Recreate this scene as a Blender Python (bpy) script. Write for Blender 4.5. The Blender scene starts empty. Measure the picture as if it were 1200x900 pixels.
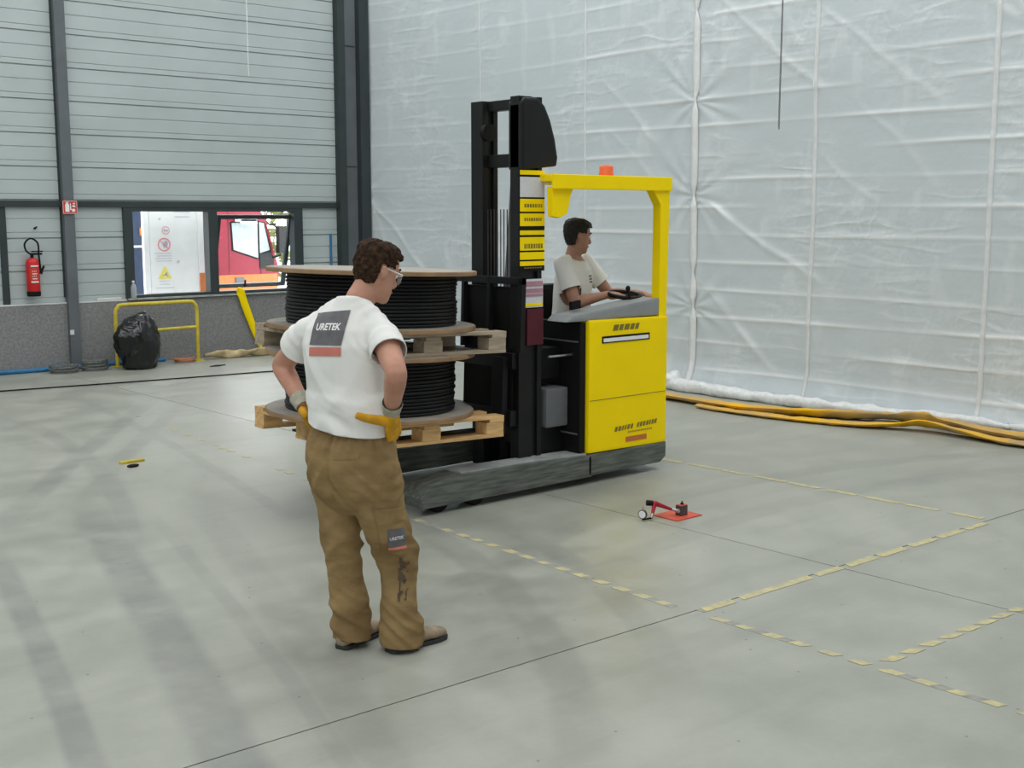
import bpy, bmesh, math, random
from mathutils import Vector, Matrix, Euler, noise
from mathutils.bvhtree import BVHTree
V = Vector
random.seed(7)
S = bpy.context.scene
COL = S.collection

# ------------------------------------------------------------------ camera
YAW = math.radians(49.4)
PITCH = math.atan(198 / 1400)
cam = bpy.data.cameras.new('camera'); cam.sensor_width = 36; cam.lens = 42.0; cam.clip_start = .05; cam.clip_end = 200
co = bpy.data.objects.new('camera', cam); COL.objects.link(co)
co.location = (0, 0, 1.91); co.rotation_euler = (math.pi / 2 - PITCH, 0, YAW - math.pi / 2)
S.camera = co

# ------------------------------------------------------------------ sky, lights, exposure
W = bpy.data.worlds.new('overcast_sky'); S.world = W; W.use_nodes = True
wn = W.node_tree.nodes; wn['Background'].inputs[0].default_value = (.93, .97, 1.0, 1); wn['Background'].inputs[1].default_value = 16.0
def area(name, loc, rot, sx, sy, power, col=(1, 1, 1)):
    l = bpy.data.lights.new(name, 'AREA'); l.shape = 'RECTANGLE'; l.size = sx; l.size_y = sy; l.energy = power; l.color = col
    o = bpy.data.objects.new(name, l); COL.objects.link(o); o.location = loc; o.rotation_euler = rot
    return o
SKY = (.975, .99, 1.0)
for x in (-4.5, .2, 4.9, 8.9):                       # daylight through the four roof-light strips
    area('rooflight_daylight', (x, 7.0, 7.2), (0, 0, 0), 1.6, 15.5, 560, SKY)
area('dock_daylight', (-2.0, -5.7, 2.2), (math.radians(-90), 0, math.pi), 5.0, 4.0, 350, (.98, 1, 1))   # open loading door behind the camera
vs = S.view_settings
vs.view_transform = 'Standard'; vs.look = 'None'; vs.exposure = -1.15; vs.gamma = 1.0; vs.use_curve_mapping = False

# ------------------------------------------------------------------ materials
def _nodes(name):
    m = bpy.data.materials.new(name); m.use_nodes = True
    nt = m.node_tree; b = nt.nodes['Principled BSDF']
    return m, nt, b
def mat(name, col, rough=.6, metal=0, var=.12, scale=8, bump=.0, bscale=60, stretch=(1, 1, 1), alpha=1, trans=0, col2=None, spec=.3):
    m, nt, b = _nodes(name)
    N = nt.nodes.new; L = nt.links.new
    tc = N('ShaderNodeTexCoord'); mp = N('ShaderNodeMapping'); mp.inputs['Scale'].default_value = stretch
    L(tc.outputs['Object'], mp.inputs[0])
    nz = N('ShaderNodeTexNoise'); nz.inputs['Scale'].default_value = scale; nz.inputs['Detail'].default_value = 5
    L(mp.outputs[0], nz.inputs['Vector'])
    rp = N('ShaderNodeValToRGB')
    c2 = col2 or tuple(c * (1 - var * 1.6) for c in col)
    rp.color_ramp.elements[0].color = (*c2, 1); rp.color_ramp.elements[0].position = .3
    rp.color_ramp.elements[1].color = (*[min(1, c * (1 + var * .5)) for c in col], 1); rp.color_ramp.elements[1].position = .68
    L(nz.outputs['Fac'], rp.inputs[0]); L(rp.outputs[0], b.inputs['Base Color'])
    b.inputs['Roughness'].default_value = rough; b.inputs['Metallic'].default_value = metal
    b.inputs['Alpha'].default_value = alpha; b.inputs['Transmission Weight'].default_value = trans
    b.inputs['Specular IOR Level'].default_value = spec
    if bump:
        n2 = N('ShaderNodeTexNoise'); n2.inputs['Scale'].default_value = bscale; n2.inputs['Detail'].default_value = 4
        L(mp.outputs[0], n2.inputs['Vector'])
        bp = N('ShaderNodeBump'); bp.inputs['Strength'].default_value = bump; bp.inputs['Distance'].default_value = .01
        L(n2.outputs['Fac'], bp.inputs['Height']); L(bp.outputs[0], b.inputs['Normal'])
    return m
def emis(name, col, s):
    m, nt, b = _nodes(name)
    b.inputs['Base Color'].default_value = (0, 0, 0, 1); b.inputs['Emission Color'].default_value = (*col, 1); b.inputs['Emission Strength'].default_value = s
    return m

def floor_material():
    m, nt, b = _nodes('power_floated_concrete')
    N = nt.nodes.new; L = nt.links.new
    tc = N('ShaderNodeTexCoord')
    sep = N('ShaderNodeSeparateXYZ'); L(tc.outputs['Object'], sep.inputs[0])
    def M(op, a, c=None, d=None):
        n = N('ShaderNodeMath'); n.operation = op
        for i, q in enumerate((a, c, d)):
            if q is None: continue
            if isinstance(q, (int, float)): n.inputs[i].default_value = q
            else: L(q, n.inputs[i])
        return n.outputs[0]
    def nz(scale, detail=5, st=(1, 1, 1), rot=0, rough=.55):
        mp = N('ShaderNodeMapping'); mp.inputs['Scale'].default_value = st; mp.inputs['Rotation'].default_value = (0, 0, rot)
        L(tc.outputs['Object'], mp.inputs[0])
        n = N('ShaderNodeTexNoise'); n.inputs['Scale'].default_value = scale; n.inputs['Detail'].default_value = detail; n.inputs['Roughness'].default_value = rough
        L(mp.outputs[0], n.inputs['Vector']); return n.outputs['Fac']
    def sm(x, lo, hi):
        n = N('ShaderNodeMapRange'); n.interpolation_type = 'SMOOTHSTEP'
        n.inputs['From Min'].default_value = lo; n.inputs['From Max'].default_value = hi
        L(x, n.inputs['Value']); return n.outputs['Result']
    X, Y = sep.outputs['X'], sep.outputs['Y']
    wob = M('MULTIPLY_ADD', nz(1.3, 2), .10, -.05)
    streak = nz(3.0, 4, (1, 1, 1), .6)
    scr = nz(1.0, 4, (.4, 4, 1), .55)
    scr2 = nz(1.0, 4, (.4, 4, 1), -.95)
    total = None
    # tyre tracks: rings of large radius (centre, radius, width, strength, near and far end along Y)
    def arc(p, q, r):
        (ax, ay), (bx, by), (cx, cy) = p, q, r
        d = 2 * (ax * (by - cy) + bx * (cy - ay) + cx * (ay - by))
        ux = ((ax * ax + ay * ay) * (by - cy) + (bx * bx + by * by) * (cy - ay) + (cx * cx + cy * cy) * (ay - by)) / d
        uy = ((ax * ax + ay * ay) * (cx - bx) + (bx * bx + by * by) * (ax - cx) + (cx * cx + cy * cy) * (bx - ax)) / d
        return ux, uy, math.hypot(ax - ux, ay - uy)
    tracks = [(*arc((1.92, 6.2), (1.66, 4.91), (1.46, 4.02)), .075, 1.0, 2.0, 7.6),
              (*arc((2.68, 6.85), (2.26, 5.16), (1.86, 3.7)), .135, 1.0, 1.5, 8.2),
              (*arc((2.98, 6.6), (2.62, 5.1), (2.24, 3.7)), .05, .5, 2.0, 7.6),
              (*arc((3.41, 7.04), (2.96, 5.51), (2.5, 4.05)), .12, .45, 2.5, 8.0),
              (*arc((4.51, 10.87), (3.67, 9.66), (2.61, 8.04)), .10, .75, 7.2, 12.2),
              (*arc((4.95, 10.87), (4.1, 9.66), (3.05, 8.04)), .09, .5, 7.2, 12.2),
              (*arc((3.64, 10.45), (3.43, 8.96), (2.86, 6.96)), .09, .6, 6.0, 12),
              (*arc((4.61, 12.17), (4.26, 9.4), (3.79, 6.72)), .06, .5, 6.0, 13),
              (*arc((4.65, 5.42), (4.31, 4.34), (3.94, 3.63)), .10, .6, 2.6, 6.4),
              (*arc((4.13, 5.36), (3.68, 4.17), (3.29, 3.5)), .12, .7, 2.4, 6.6),
              (*arc((7.01, 5.3), (8.28, 5.02), (9.37, 4.53)), .12, .45, 3.5, 7),
              (*arc((6.6, 4.7), (7.9, 4.5), (9.2, 4.0)), .12, .4, 3, 7)]
    for cx, cy, R, w, s, y0, y1 in tracks:
        dx = M('SUBTRACT', X, cx); dy = M('SUBTRACT', Y, cy)
        r = M('SQRT', M('ADD', M('MULTIPLY', dx, dx), M('MULTIPLY', dy, dy)))
        dd = M('ABSOLUTE', M('ADD', M('SUBTRACT', r, R), M('MULTIPLY', wob, .35)))
        k = M('SUBTRACT', 1.0, sm(dd, w * .55, w * 1.15))
        k = M('MULTIPLY', k, M('MULTIPLY', sm(Y, y0, y0 + 1.2), M('SUBTRACT', 1.0, sm(Y, y1 - 1.6, y1))))
        k = M('MULTIPLY', k, M('MULTIPLY', s, M('MULTIPLY_ADD', sm(streak, .3, .65), .6, .4)))
        total = k if total is None else M('MAXIMUM', total, k)
    big = sm(nz(.35, 3), .3, .7); mid = sm(nz(2.3, 7, rough=.65), .34, .68); fin = nz(28, 4)
    rp = N('ShaderNodeMix'); rp.data_type = 'RGBA'
    rp.inputs[6].default_value = (.255, .262, .222, 1); rp.inputs[7].default_value = (.385, .391, .342, 1)
    f = M('ADD', M('MULTIPLY', big, .35), M('ADD', M('MULTIPLY', mid, .42), M('MULTIPLY', fin, .25)))
    L(f, rp.inputs[0])
    mx = N('ShaderNodeMix'); mx.data_type = 'RGBA'; mx.inputs[7].default_value = (.19, .197, .178, 1)
    sc = M('MULTIPLY', sm(scr, .50, .80), .32); sc2 = M('MULTIPLY', sm(scr2, .52, .80), .32)
    L(M('MINIMUM', 1.0, M('ADD', M('MULTIPLY', total, .72), M('MAXIMUM', sc, sc2))), mx.inputs[0]); L(rp.outputs[2], mx.inputs[6])
    # rust-brown and dark spots
    sp = N('ShaderNodeTexVoronoi'); sp.voronoi_dimensions = '2D'; sp.inputs['Scale'].default_value = 1.7; L(tc.outputs['Object'], sp.inputs['Vector'])
    m3 = N('ShaderNodeMix'); m3.data_type = 'RGBA'; m3.inputs[7].default_value = (.10, .095, .085, 1)
    L(M('MULTIPLY', M('SUBTRACT', 1.0, sm(sp.outputs['Distance'], .006, .014)), .8), m3.inputs[0]); L(mx.outputs[2], m3.inputs[6])
    L(m3.outputs[2], b.inputs['Base Color'])
    L(M('MULTIPLY_ADD', mid, .14, .32), b.inputs['Roughness'])
    b.inputs['Specular IOR Level'].default_value = .55
    bp = N('ShaderNodeBump'); bp.inputs['Strength'].default_value = .12; bp.inputs['Distance'].default_value = .004
    L(nz(40, 5), bp.inputs['Height']); L(bp.outputs[0], b.inputs['Normal'])
    return m

def film_material():
    m, nt, b = _nodes('polythene_film')
    N = nt.nodes.new; L = nt.links.new
    at = N('ShaderNodeAttribute'); at.attribute_name = 'crease'
    mx = N('ShaderNodeMix'); mx.data_type = 'RGBA'; mx.inputs[6].default_value = (.60, .655, .675, 1); mx.inputs[7].default_value = (.95, .96, .96, 1)
    L(at.outputs['Fac'], mx.inputs[0]); L(mx.outputs[2], b.inputs['Base Color'])
    b.inputs['Roughness'].default_value = .30; b.inputs['Alpha'].default_value = .84; b.inputs['Specular IOR Level'].default_value = .5
    tc = N('ShaderNodeTexCoord')
    def M(op, a, c=None):
        n = N('ShaderNodeMath'); n.operation = op
        for i, q in enumerate((a, c)):
            if q is None: continue
            if isinstance(q, (int, float)): n.inputs[i].default_value = q
            else: L(q, n.inputs[i])
        return n.outputs[0]
    def ridge(scale, det, st=(1, 1, 1), rot=0):            # sharp crinkle lines
        mp = N('ShaderNodeMapping'); mp.inputs['Scale'].default_value = st; mp.inputs['Rotation'].default_value = (rot, 0, 0); L(tc.outputs['Object'], mp.inputs[0])
        n = N('ShaderNodeTexNoise'); n.inputs['Scale'].default_value = scale; n.inputs['Detail'].default_value = det; L(mp.outputs[0], n.inputs['Vector'])
        return M('SUBTRACT', 1.0, M('MINIMUM', 1.0, M('MULTIPLY', M('ABSOLUTE', M('SUBTRACT', n.outputs['Fac'], .5)), 14.0)))
    big = ridge(1.6, 3); fine = ridge(4.5, 4, (1, 1, .5)); dia = ridge(2.4, 2, (1, .35, 1.6), .7)
    gate = N('ShaderNodeTexNoise'); gate.inputs['Scale'].default_value = .9; gate.inputs['Detail'].default_value = 2; L(tc.outputs['Object'], gate.inputs['Vector'])
    gm = N('ShaderNodeMapRange'); gm.inputs['From Min'].default_value = .42; gm.inputs['From Max'].default_value = .66; L(gate.outputs['Fac'], gm.inputs['Value'])
    crk = M('MULTIPLY', M('ADD', M('MULTIPLY', big, .5), M('ADD', M('MULTIPLY', fine, .45), M('MULTIPLY', dia, .7))), gm.outputs['Result'])
    cf = M('MINIMUM', 1.0, M('ADD', at.outputs['Fac'], M('MULTIPLY', crk, .22)))
    L(cf, mx.inputs[0])
    cl_ = N('ShaderNodeTexNoise'); cl_.inputs['Scale'].default_value = 9; cl_.inputs['Detail'].default_value = 6; L(tc.outputs['Object'], cl_.inputs['Vector'])
    hgt = M('ADD', M('MULTIPLY', cl_.outputs['Fac'], .5), M('MULTIPLY', crk, .8))
    bp = N('ShaderNodeBump'); bp.inputs['Strength'].default_value = .35; bp.inputs['Distance'].default_value = .02
    L(hgt, bp.inputs['Height']); L(bp.outputs[0], b.inputs['Normal'])
    return m

MT = dict(
    floor=floor_material(), film=film_material(),
    joint=mat('joint_dark', (.06, .06, .055), .9),
    clad=mat('light_grey_cladding', (.42, .475, .475), .45, var=.05, scale=1.5),
    groove=mat('cladding_shadow_gap', (.17, .19, .19), .7),
    plinth=mat('grey_cast_concrete', (.235, .235, .235), .85, var=.18, scale=40, bump=.1),
    steel=mat('slate_painted_steel', (.036, .046, .048), .5, var=.1, scale=3),
    steel2=mat('mid_grey_painted_steel', (.12, .135, .145), .5, var=.1, scale=3),
    shell=mat('pale_shell', (.62, .64, .63), .8, var=.05),
    white=mat('white_plastic', (.80, .80, .80), .4, var=.03),
    tape=mat('white_adhesive_tape', (.78, .79, .79), .45, var=.05, scale=14, bump=.3, bscale=30, alpha=.9), softtape=mat('clear_seam_tape', (.93, .94, .94), .4, var=.05, scale=14, alpha=.5),
    rollfilm=mat('bunched_film', (.68, .70, .70), .3, var=.08, scale=20, bump=.8, bscale=26),
    glass=mat('window_glass', (.25, .28, .28), .03, var=0, alpha=.06),
    carglass=mat('lorry_glass', (.50, .60, .60), .08, var=.1, alpha=.75),
    red=mat('extinguisher_red', (.55, .02, .02), .3, var=.06), signred=mat('sign_red', (.55, .05, .035), .5, var=.04),
    lorryred=mat('lorry_red', (.24, .012, .03), .35, var=.06, scale=2), orange=mat('lorry_orange', (.55, .16, .04), .4, var=.04),
    vanblue=mat('van_blue', (.025, .04, .08), .4, var=.1),
    black=mat('black_rubber', (.007, .007, .007), .6, var=.15, spec=.2), blacksteel=mat('black_painted_steel', (.008, .0085, .009), .45, var=.2, scale=5),
    wire=mat('black_cable_winding', (.006, .006, .0075), .5, var=.3, scale=3, stretch=(1, 1, 40)),
    ply=mat('birch_plywood', (.32, .20, .11), .6, var=.2, scale=6, bump=.1), plyface=mat('plywood_face', (.36, .33, .28), .5, var=.15, scale=5),
    pine=mat('fresh_pine', (.72, .45, .20), .7, var=.2, scale=5, stretch=(1, 6, 6), bump=.15), pine2=mat('weathered_pine', (.42, .34, .25), .8, var=.22, scale=5, stretch=(1, 6, 6), bump=.15),
    yellow=mat('truck_yellow', (.98, .72, .0), .55, spec=.15, var=.025, scale=4), yellow2=mat('barrier_yellow', (.60, .47, .05), .5, var=.14, scale=10),
    hose=mat('yellow_layflat_hose', (.74, .40, .005), .5, spec=.15, var=.15, scale=2.2, bump=.25, bscale=18, col2=(.36, .27, .16)),
    hosepale=mat('dusty_hose', (.55, .43, .24), .7, var=.25, scale=9),
    chass=mat('dusty_grey_chassis', (.13, .14, .125), .5, var=.35, scale=5, stretch=(1, 6, 10), col2=(.06, .065, .06)),
    legtop=mat('scuffed_leg_top', (.36, .38, .37), .5, var=.2, scale=8), greybox=mat('mid_grey_plastic', (.13, .135, .145), .6, var=.1),
    console=mat('grey_console', (.26, .275, .285), .55, var=.06), darkred=mat('dark_red_cover', (.085, .012, .02), .5, var=.1),
    beacon=mat('orange_beacon', (.75, .13, .04), .3, var=.03),
    bag=mat('black_bin_liner', (.007, .0075, .008), .2, spec=.5, var=.2, bump=.4, bscale=14),
    blue=mat('blue_hose', (.03, .16, .33), .45, var=.15), rope=mat('grey_rope', (.13, .14, .13), .85, var=.3, scale=40), orangerope=mat('faded_orange_cord', (.42, .17, .10), .8, var=.2),
    skin=mat('skin', (.50, .265, .185), .5, var=.10, scale=12, col2=(.44, .205, .14)), skin2=mat('tanned_skin', (.42, .22, .15), .5, var=.1, scale=12),
    hair=mat('dark_brown_hair', (.052, .029, .017), .75, spec=.1, var=.5, scale=60, bump=1.0, bscale=110), hair2=mat('near_black_hair', (.014, .011, .010), .5, var=.4, scale=60, bump=.8, bscale=110),
    shirt=mat('white_cotton', (.76, .755, .725), .9, spec=.1, var=.03, scale=5, bump=.55, bscale=11, stretch=(1, 1, .55)),
    print=mat('dark_grey_print', (.14, .135, .145), .8, var=.12, scale=30), salmon=mat('salmon_print', (.60, .20, .155), .8, var=.08, scale=20), ink=mat('white_print', (.80, .79, .78), .8, var=.02),
    khaki=mat('dusty_khaki_canvas', (.30, .205, .095), .9, spec=.1, var=.2, scale=5, bump=.6, bscale=17, stretch=(1, 1, 1.8), col2=(.175, .112, .05)),
    khaki2=mat('khaki_pocket', (.27, .185, .085), .9, spec=.1, var=.2, scale=14, bump=.25, bscale=50), stain=mat('black_grime', (.06, .045, .035), .8, var=.5, scale=60, col2=(.13, .09, .05)),
    boot=mat('dusty_suede', (.30, .235, .16), .85, var=.25, scale=18, bump=.3), sole=mat('dark_sole', (.035, .035, .035), .8),
    glove=mat('yellow_leather', (.62, .31, .01), .65, var=.2, scale=22, bump=.3, bscale=60), cuff=mat('grey_knit_cuff', (.40, .39, .31), .9, var=.15, scale=40, bump=.4, bscale=120),
    lens=mat('clear_lens', (.9, .93, .93), .05, var=0, alpha=.25), eye=mat('eye_white', (.7, .68, .65), .2), pupil=mat('dark_iris', (.03, .02, .015), .1), lips=mat('lips', (.36, .14, .11), .5), jeans=mat('grey_work_trousers', (.16, .14, .11), .9, var=.15),
    metal=mat('bright_steel', (.55, .56, .57), .28, .9, var=.1), gunmetal=mat('dark_steel', (.10, .085, .08), .4, .4, var=.2),
    rubyred=mat('anodised_red', (.42, .02, .05), .35, .2, var=.1), platered=mat('painted_plate', (.62, .095, .055), .45, var=.1, scale=20),
    floortape=mat('worn_floor_tape', (.30, .30, .27), .7, var=.15, scale=30), stripe=mat('worn_yellow_tape', (.50, .44, .21), .7, var=.22, scale=22, col2=(.36, .345, .25)),
    skylight=emis('daylit_rooflight', (.975, .99, 1), 3.0), yard=mat('yard_asphalt', (.42, .42, .41), .9, var=.15), leaf=mat('yellow_green_leaves', (.13, .15, .035), .6, var=.3), bark=mat('bark', (.12, .09, .06), .9),
    pic=mat('pictogram_grey', (.42, .40, .48), .6, var=.02), picred=mat('pictogram_red', (.75, .30, .32), .6, var=.02), picyel=mat('pictogram_yellow', (.80, .68, .10), .6, var=.02), faint=mat('faint_print', (.50, .52, .56), .6, var=.02),
    label=mat('label_white', (.62, .63, .66), .5, var=.05, scale=40), labelpink=mat('label_pink', (.42, .22, .27), .5, var=.1), bottle=mat('clear_bottle', (.75, .82, .84), .1, var=.05, alpha=.45), olive=mat('dark_decal', (.22, .17, .03), .5, var=.1))

# ------------------------------------------------------------------ geometry helpers
class G:
    def __init__(s): s.v = []; s.f = []
    def add(s, vs, fs, M=None):
        o = len(s.v)
        s.v += [(M @ V(p)) if M else V(p) for p in vs]
        s.f += [tuple(i + o for i in f) for f in fs]; return s
    def box(s, lo, hi, M=None):
        (a, b, c), (d, e, f) = lo, hi
        return s.add([(a, b, c), (d, b, c), (d, e, c), (a, e, c), (a, b, f), (d, b, f), (d, e, f), (a, e, f)],
                     [(3, 2, 1, 0), (4, 5, 6, 7), (0, 1, 5, 4), (1, 2, 6, 5), (2, 3, 7, 6), (3, 0, 4, 7)], M)
    def prism(s, pts, h0, h1, axis='z', M=None):       # polygon (CCW) extruded
        n = len(pts)
        def p(q, h): return {'z': (q[0], q[1], h), 'y': (q[0], h, q[1]), 'x': (h, q[0], q[1])}[axis]
        vs = [p(q, h0) for q in pts] + [p(q, h1) for q in pts]
        fs = [tuple(range(n - 1, -1, -1)), tuple(range(n, 2 * n))] + [(i, (i + 1) % n, n + (i + 1) % n, n + i) for i in range(n)]
        return s.add(vs, fs, M)
    def loft(s, rings, cap=True, M=None):
        n = len(rings[0]); vs = [p for r in rings for p in r]; fs = []
        for k in range(len(rings) - 1):
            for i in range(n):
                j = (i + 1) % n
                fs.append((k * n + i, k * n + j, (k + 1) * n + j, (k + 1) * n + i))
        if cap: fs += [tuple(range(n - 1, -1, -1)), tuple(range((len(rings) - 1) * n, len(rings) * n))]
        return s.add(vs, fs, M)
    def lathe(s, prof, n=32, M=None):                  # (r, z) profile, closed by its ends on the axis or left open
        return s.loft([[(r * math.cos(2 * math.pi * i / n), r * math.sin(2 * math.pi * i / n), z) for i in range(n)] for r, z in prof], True, M)
    def cyl(s, p0, p1, r0, r1=None, n=16):
        return s.limb([p0, p1], [r0, r0 if r1 is None else r1], n, 1)
    def limb(s, pts, rad, n=14, sub=4, flat=None, closed=False):
        pts, rad = cr(pts, rad, sub, closed) if sub > 1 else ([V(p) for p in pts], list(rad))
        rings = []; up = None
        m = len(pts)
        for k in range(m):
            if closed: t = pts[(k + 1) % m] - pts[k - 1]
            else: t = pts[min(k + 1, m - 1)] - pts[max(k - 1, 0)]
            t = t.normalized() if t.length > 1e-9 else V((0, 0, 1))
            if up is None: up = V((0, 0, 1)) if abs(t.z) < .9 else V((1, 0, 0))
            a = (up - t * up.dot(t)); a = a.normalized() if a.length > 1e-6 else t.orthogonal().normalized(); b = t.cross(a); up = a
            fl = flat[min(int(k / max(m - 1, 1) * (len(flat) - 1) + .5), len(flat) - 1)] if flat else 1
            rings.append([pts[k] + a * (rad[k] * fl * math.cos(2 * math.pi * i / n)) + b * (rad[k] * math.sin(2 * math.pi * i / n)) for i in range(n)])
        if closed: rings.append(rings[0]); return s.loft(rings, False)
        return s.loft(rings, True)
    def ell(s, c, r, n=14, m=10, M=None):
        c = V(c)
        R = []
        for k in range(1, m):
            t = math.pi * k / m
            R.append([c + V((r[0] * math.sin(t) * math.cos(2 * math.pi * i / n), r[1] * math.sin(t) * math.sin(2 * math.pi * i / n), -r[2] * math.cos(t))) for i in range(n)])
        return s.loft(R, True, M)
def cr(pts, rad, sub, closed=False):
    P = [V(p) for p in pts]; n = len(P); op, orr = [], []
    rng = range(n if closed else n - 1)
    for i in rng:
        g = (lambda k: k % n) if closed else (lambda k: max(0, min(n - 1, k)))
        p0, p1, p2, p3 = P[g(i - 1)], P[g(i)], P[g(i + 1)], P[g(i + 2)]
        for k in range(sub):
            t = k / sub
            op.append(.5 * ((2 * p1) + (p2 - p0) * t + (2 * p0 - 5 * p1 + 4 * p2 - p3) * t * t + (3 * p1 - p0 - 3 * p2 + p3) * t ** 3))
            u = t * t * (3 - 2 * t); orr.append(rad[g(i)] * (1 - u) + rad[g(i + 1)] * u)
    if not closed: op.append(P[-1]); orr.append(rad[-1])
    return op, orr
def mesh_of(g, name, bev=0, smooth=False, off=None):
    me = bpy.data.meshes.new(name)
    vs = [tuple(p - off) if off else tuple(p) for p in g.v]
    me.from_pydata(vs, [], g.f)
    bm = bmesh.new(); bm.from_mesh(me)
    bmesh.ops.recalc_face_normals(bm, faces=bm.faces)
    if bev:
        es = [e for e in bm.edges if len(e.link_faces) == 2 and e.calc_face_angle(0) > .6]
        bmesh.ops.bevel(bm, geom=es, offset=bev, segments=2, profile=.7, affect='EDGES', clamp_overlap=True)
    bm.to_mesh(me); bm.free()
    if smooth:
        for p in me.polygons: p.use_smooth = True
        if hasattr(me, 'set_sharp_from_angle'): me.set_sharp_from_angle(angle=.9 if smooth is True else smooth)
    return me
def link(name, me, m, parent=None):
    o = bpy.data.objects.new(name, me)
    if m:
        me.materials.clear(); me.materials.append(MT[m] if isinstance(m, str) else m)
    COL.objects.link(o)
    if parent: o.parent = parent
    return o
def root_loc(p):
    return p.location.copy() if p else None
def obj(name, g, m, parent=None, bev=0, smooth=False, world=True):
    off = None
    if parent and world:
        off = V(parent.location)
        if parent.parent: off = off + V(parent.parent.location)
    me = mesh_of(g, name, bev, smooth, off)
    return link(name, me, m, parent)
def thing(name, label, cat, loc=(0, 0, 0), rot=(0, 0, 0), group=None):
    o = bpy.data.objects.new(name, None); COL.objects.link(o); o.empty_display_size = .1
    o.location = loc; o.rotation_euler = rot; o['label'] = label; o['category'] = cat
    if group: o['group'] = group
    return o
def tag(o, label, cat, group=None):
    o['label'] = label; o['category'] = cat
    if group: o['group'] = group
    return o
def struct(name, g, m, bev=0, smooth=False):
    o = obj(name, g, m, None, bev, smooth); o['kind'] = 'structure'; return o
def copy_thing(r, loc, rot=None, label=None):
    c = r.copy(); COL.objects.link(c); c.location = loc
    if rot: c.rotation_euler = rot
    if label: c['label'] = label
    for ch in list(r.children):
        d = ch.copy(); COL.objects.link(d); d.parent = c
        for gc in list(ch.children):
            e = gc.copy(); COL.objects.link(e); e.parent = d
    return c
def remeshed(g, voxel, smooth_it=4, fac=.5):
    me = bpy.data.meshes.new('tmp'); me.from_pydata([tuple(p) for p in g.v], [], g.f)
    bm = bmesh.new(); bm.from_mesh(me); bmesh.ops.recalc_face_normals(bm, faces=bm.faces); bm.to_mesh(me); bm.free()
    o = bpy.data.objects.new('tmp', me); COL.objects.link(o)
    r = o.modifiers.new('r', 'REMESH'); r.mode = 'VOXEL'; r.voxel_size = voxel
    if smooth_it:
        s = o.modifiers.new('s', 'SMOOTH'); s.iterations = smooth_it; s.factor = fac
    dg = bpy.context.evaluated_depsgraph_get()
    out = bpy.data.meshes.new_from_object(o.evaluated_get(dg))
    bpy.data.objects.remove(o); bpy.data.meshes.remove(me)
    for p in out.polygons: p.use_smooth = True
    return out
def displace(me, fn):
    me.update()
    ns = [v.normal.copy() for v in me.vertices]
    for v, n in zip(me.vertices, ns): v.co += n * fn(v.co)
    me.update()
def cut(me, co, no, near=None, rad=1):          # remove what lies on the +no side of a plane (within rad of near)
    bm = bmesh.new(); bm.from_mesh(me); co = V(co); no = V(no)
    sel = [v for v in bm.verts if near is None or (v.co - V(near)).length < rad]
    ss = set(sel); es = [e for e in bm.edges if e.verts[0] in ss and e.verts[1] in ss]; fs = [f for f in bm.faces if all(v in ss for v in f.verts)]
    bmesh.ops.bisect_plane(bm, geom=sel + es + fs, plane_co=co, plane_no=no, dist=1e-5)
    dead = [f for f in bm.faces if (near is None or (f.calc_center_median() - V(near)).length < rad) and (f.calc_center_median() - co).dot(no) > 0]
    bmesh.ops.delete(bm, geom=dead, context='FACES')
    bm.to_mesh(me); bm.free()
    for p in me.polygons: p.use_smooth = True
def solidify(o, t):
    m = o.modifiers.new('thickness', 'SOLIDIFY'); m.thickness = t; m.offset = -1
def lerp2(c, u, v):
    a, b, d, e = [V(q) for q in c]                # TL, TR, BR, BL
    return (a * (1 - u) + b * u) * (1 - v) + (e * (1 - u) + d * u) * v
def project_pts(bvh, pts, d, off):
    d = V(d).normalized(); out = []; last = None
    for p in pts:
        hit, nor, idx, dist = bvh.ray_cast(p - d * .5, d)
        if hit is None: q = p
        else: q = hit - d * off
        out.append(q)
    return out
def patch(bvh, corners, d, off, nu=10, nv=10, thick=0):
    pts = [lerp2(corners, i / nu, j / nv) for j in range(nv + 1) for i in range(nu + 1)]
    q = project_pts(bvh, pts, d, off); g = G()
    fs = [(j * (nu + 1) + i, j * (nu + 1) + i + 1, (j + 1) * (nu + 1) + i + 1, (j + 1) * (nu + 1) + i) for j in range(nv) for i in range(nu)]
    if not thick: return g.add(q, fs)
    dd = V(d).normalized(); n = len(q)
    back = [p + dd * thick for p in q]
    fb = [tuple(i + n for i in reversed(f)) for f in fs]
    rim = [j * (nu + 1) for j in range(nv + 1)], [j * (nu + 1) + nu for j in range(nv + 1)], list(range(nu + 1)), [nv * (nu + 1) + i for i in range(nu + 1)]
    fr = []
    for r in rim:
        for a, b in zip(r, r[1:]): fr.append((a, b, b + n, a + n))
    return g.add(q + back, fs + fb + fr)
def text_polys(s, bold=.0):
    cu = bpy.data.curves.new('t', 'FONT'); cu.body = s; cu.size = 1; cu.offset = bold; cu.resolution_u = 3
    o = bpy.data.objects.new('t', cu); COL.objects.link(o)
    me = bpy.data.meshes.new_from_object(o.evaluated_get(bpy.context.evaluated_depsgraph_get()))
    vs = [v.co.copy() for v in me.vertices]; fs = [tuple(p.vertices) for p in me.polygons]
    bpy.data.objects.remove(o); bpy.data.curves.remove(cu)
    x0 = min(v.x for v in vs); x1 = max(v.x for v in vs); y0 = min(v.y for v in vs); y1 = max(v.y for v in vs)
    return [((v.x - x0) / (x1 - x0), (v.y - y0) / (y1 - y0)) for v in vs], fs
def nz3(x, y, z): return noise.noise(V((x, y, z)))
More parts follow.
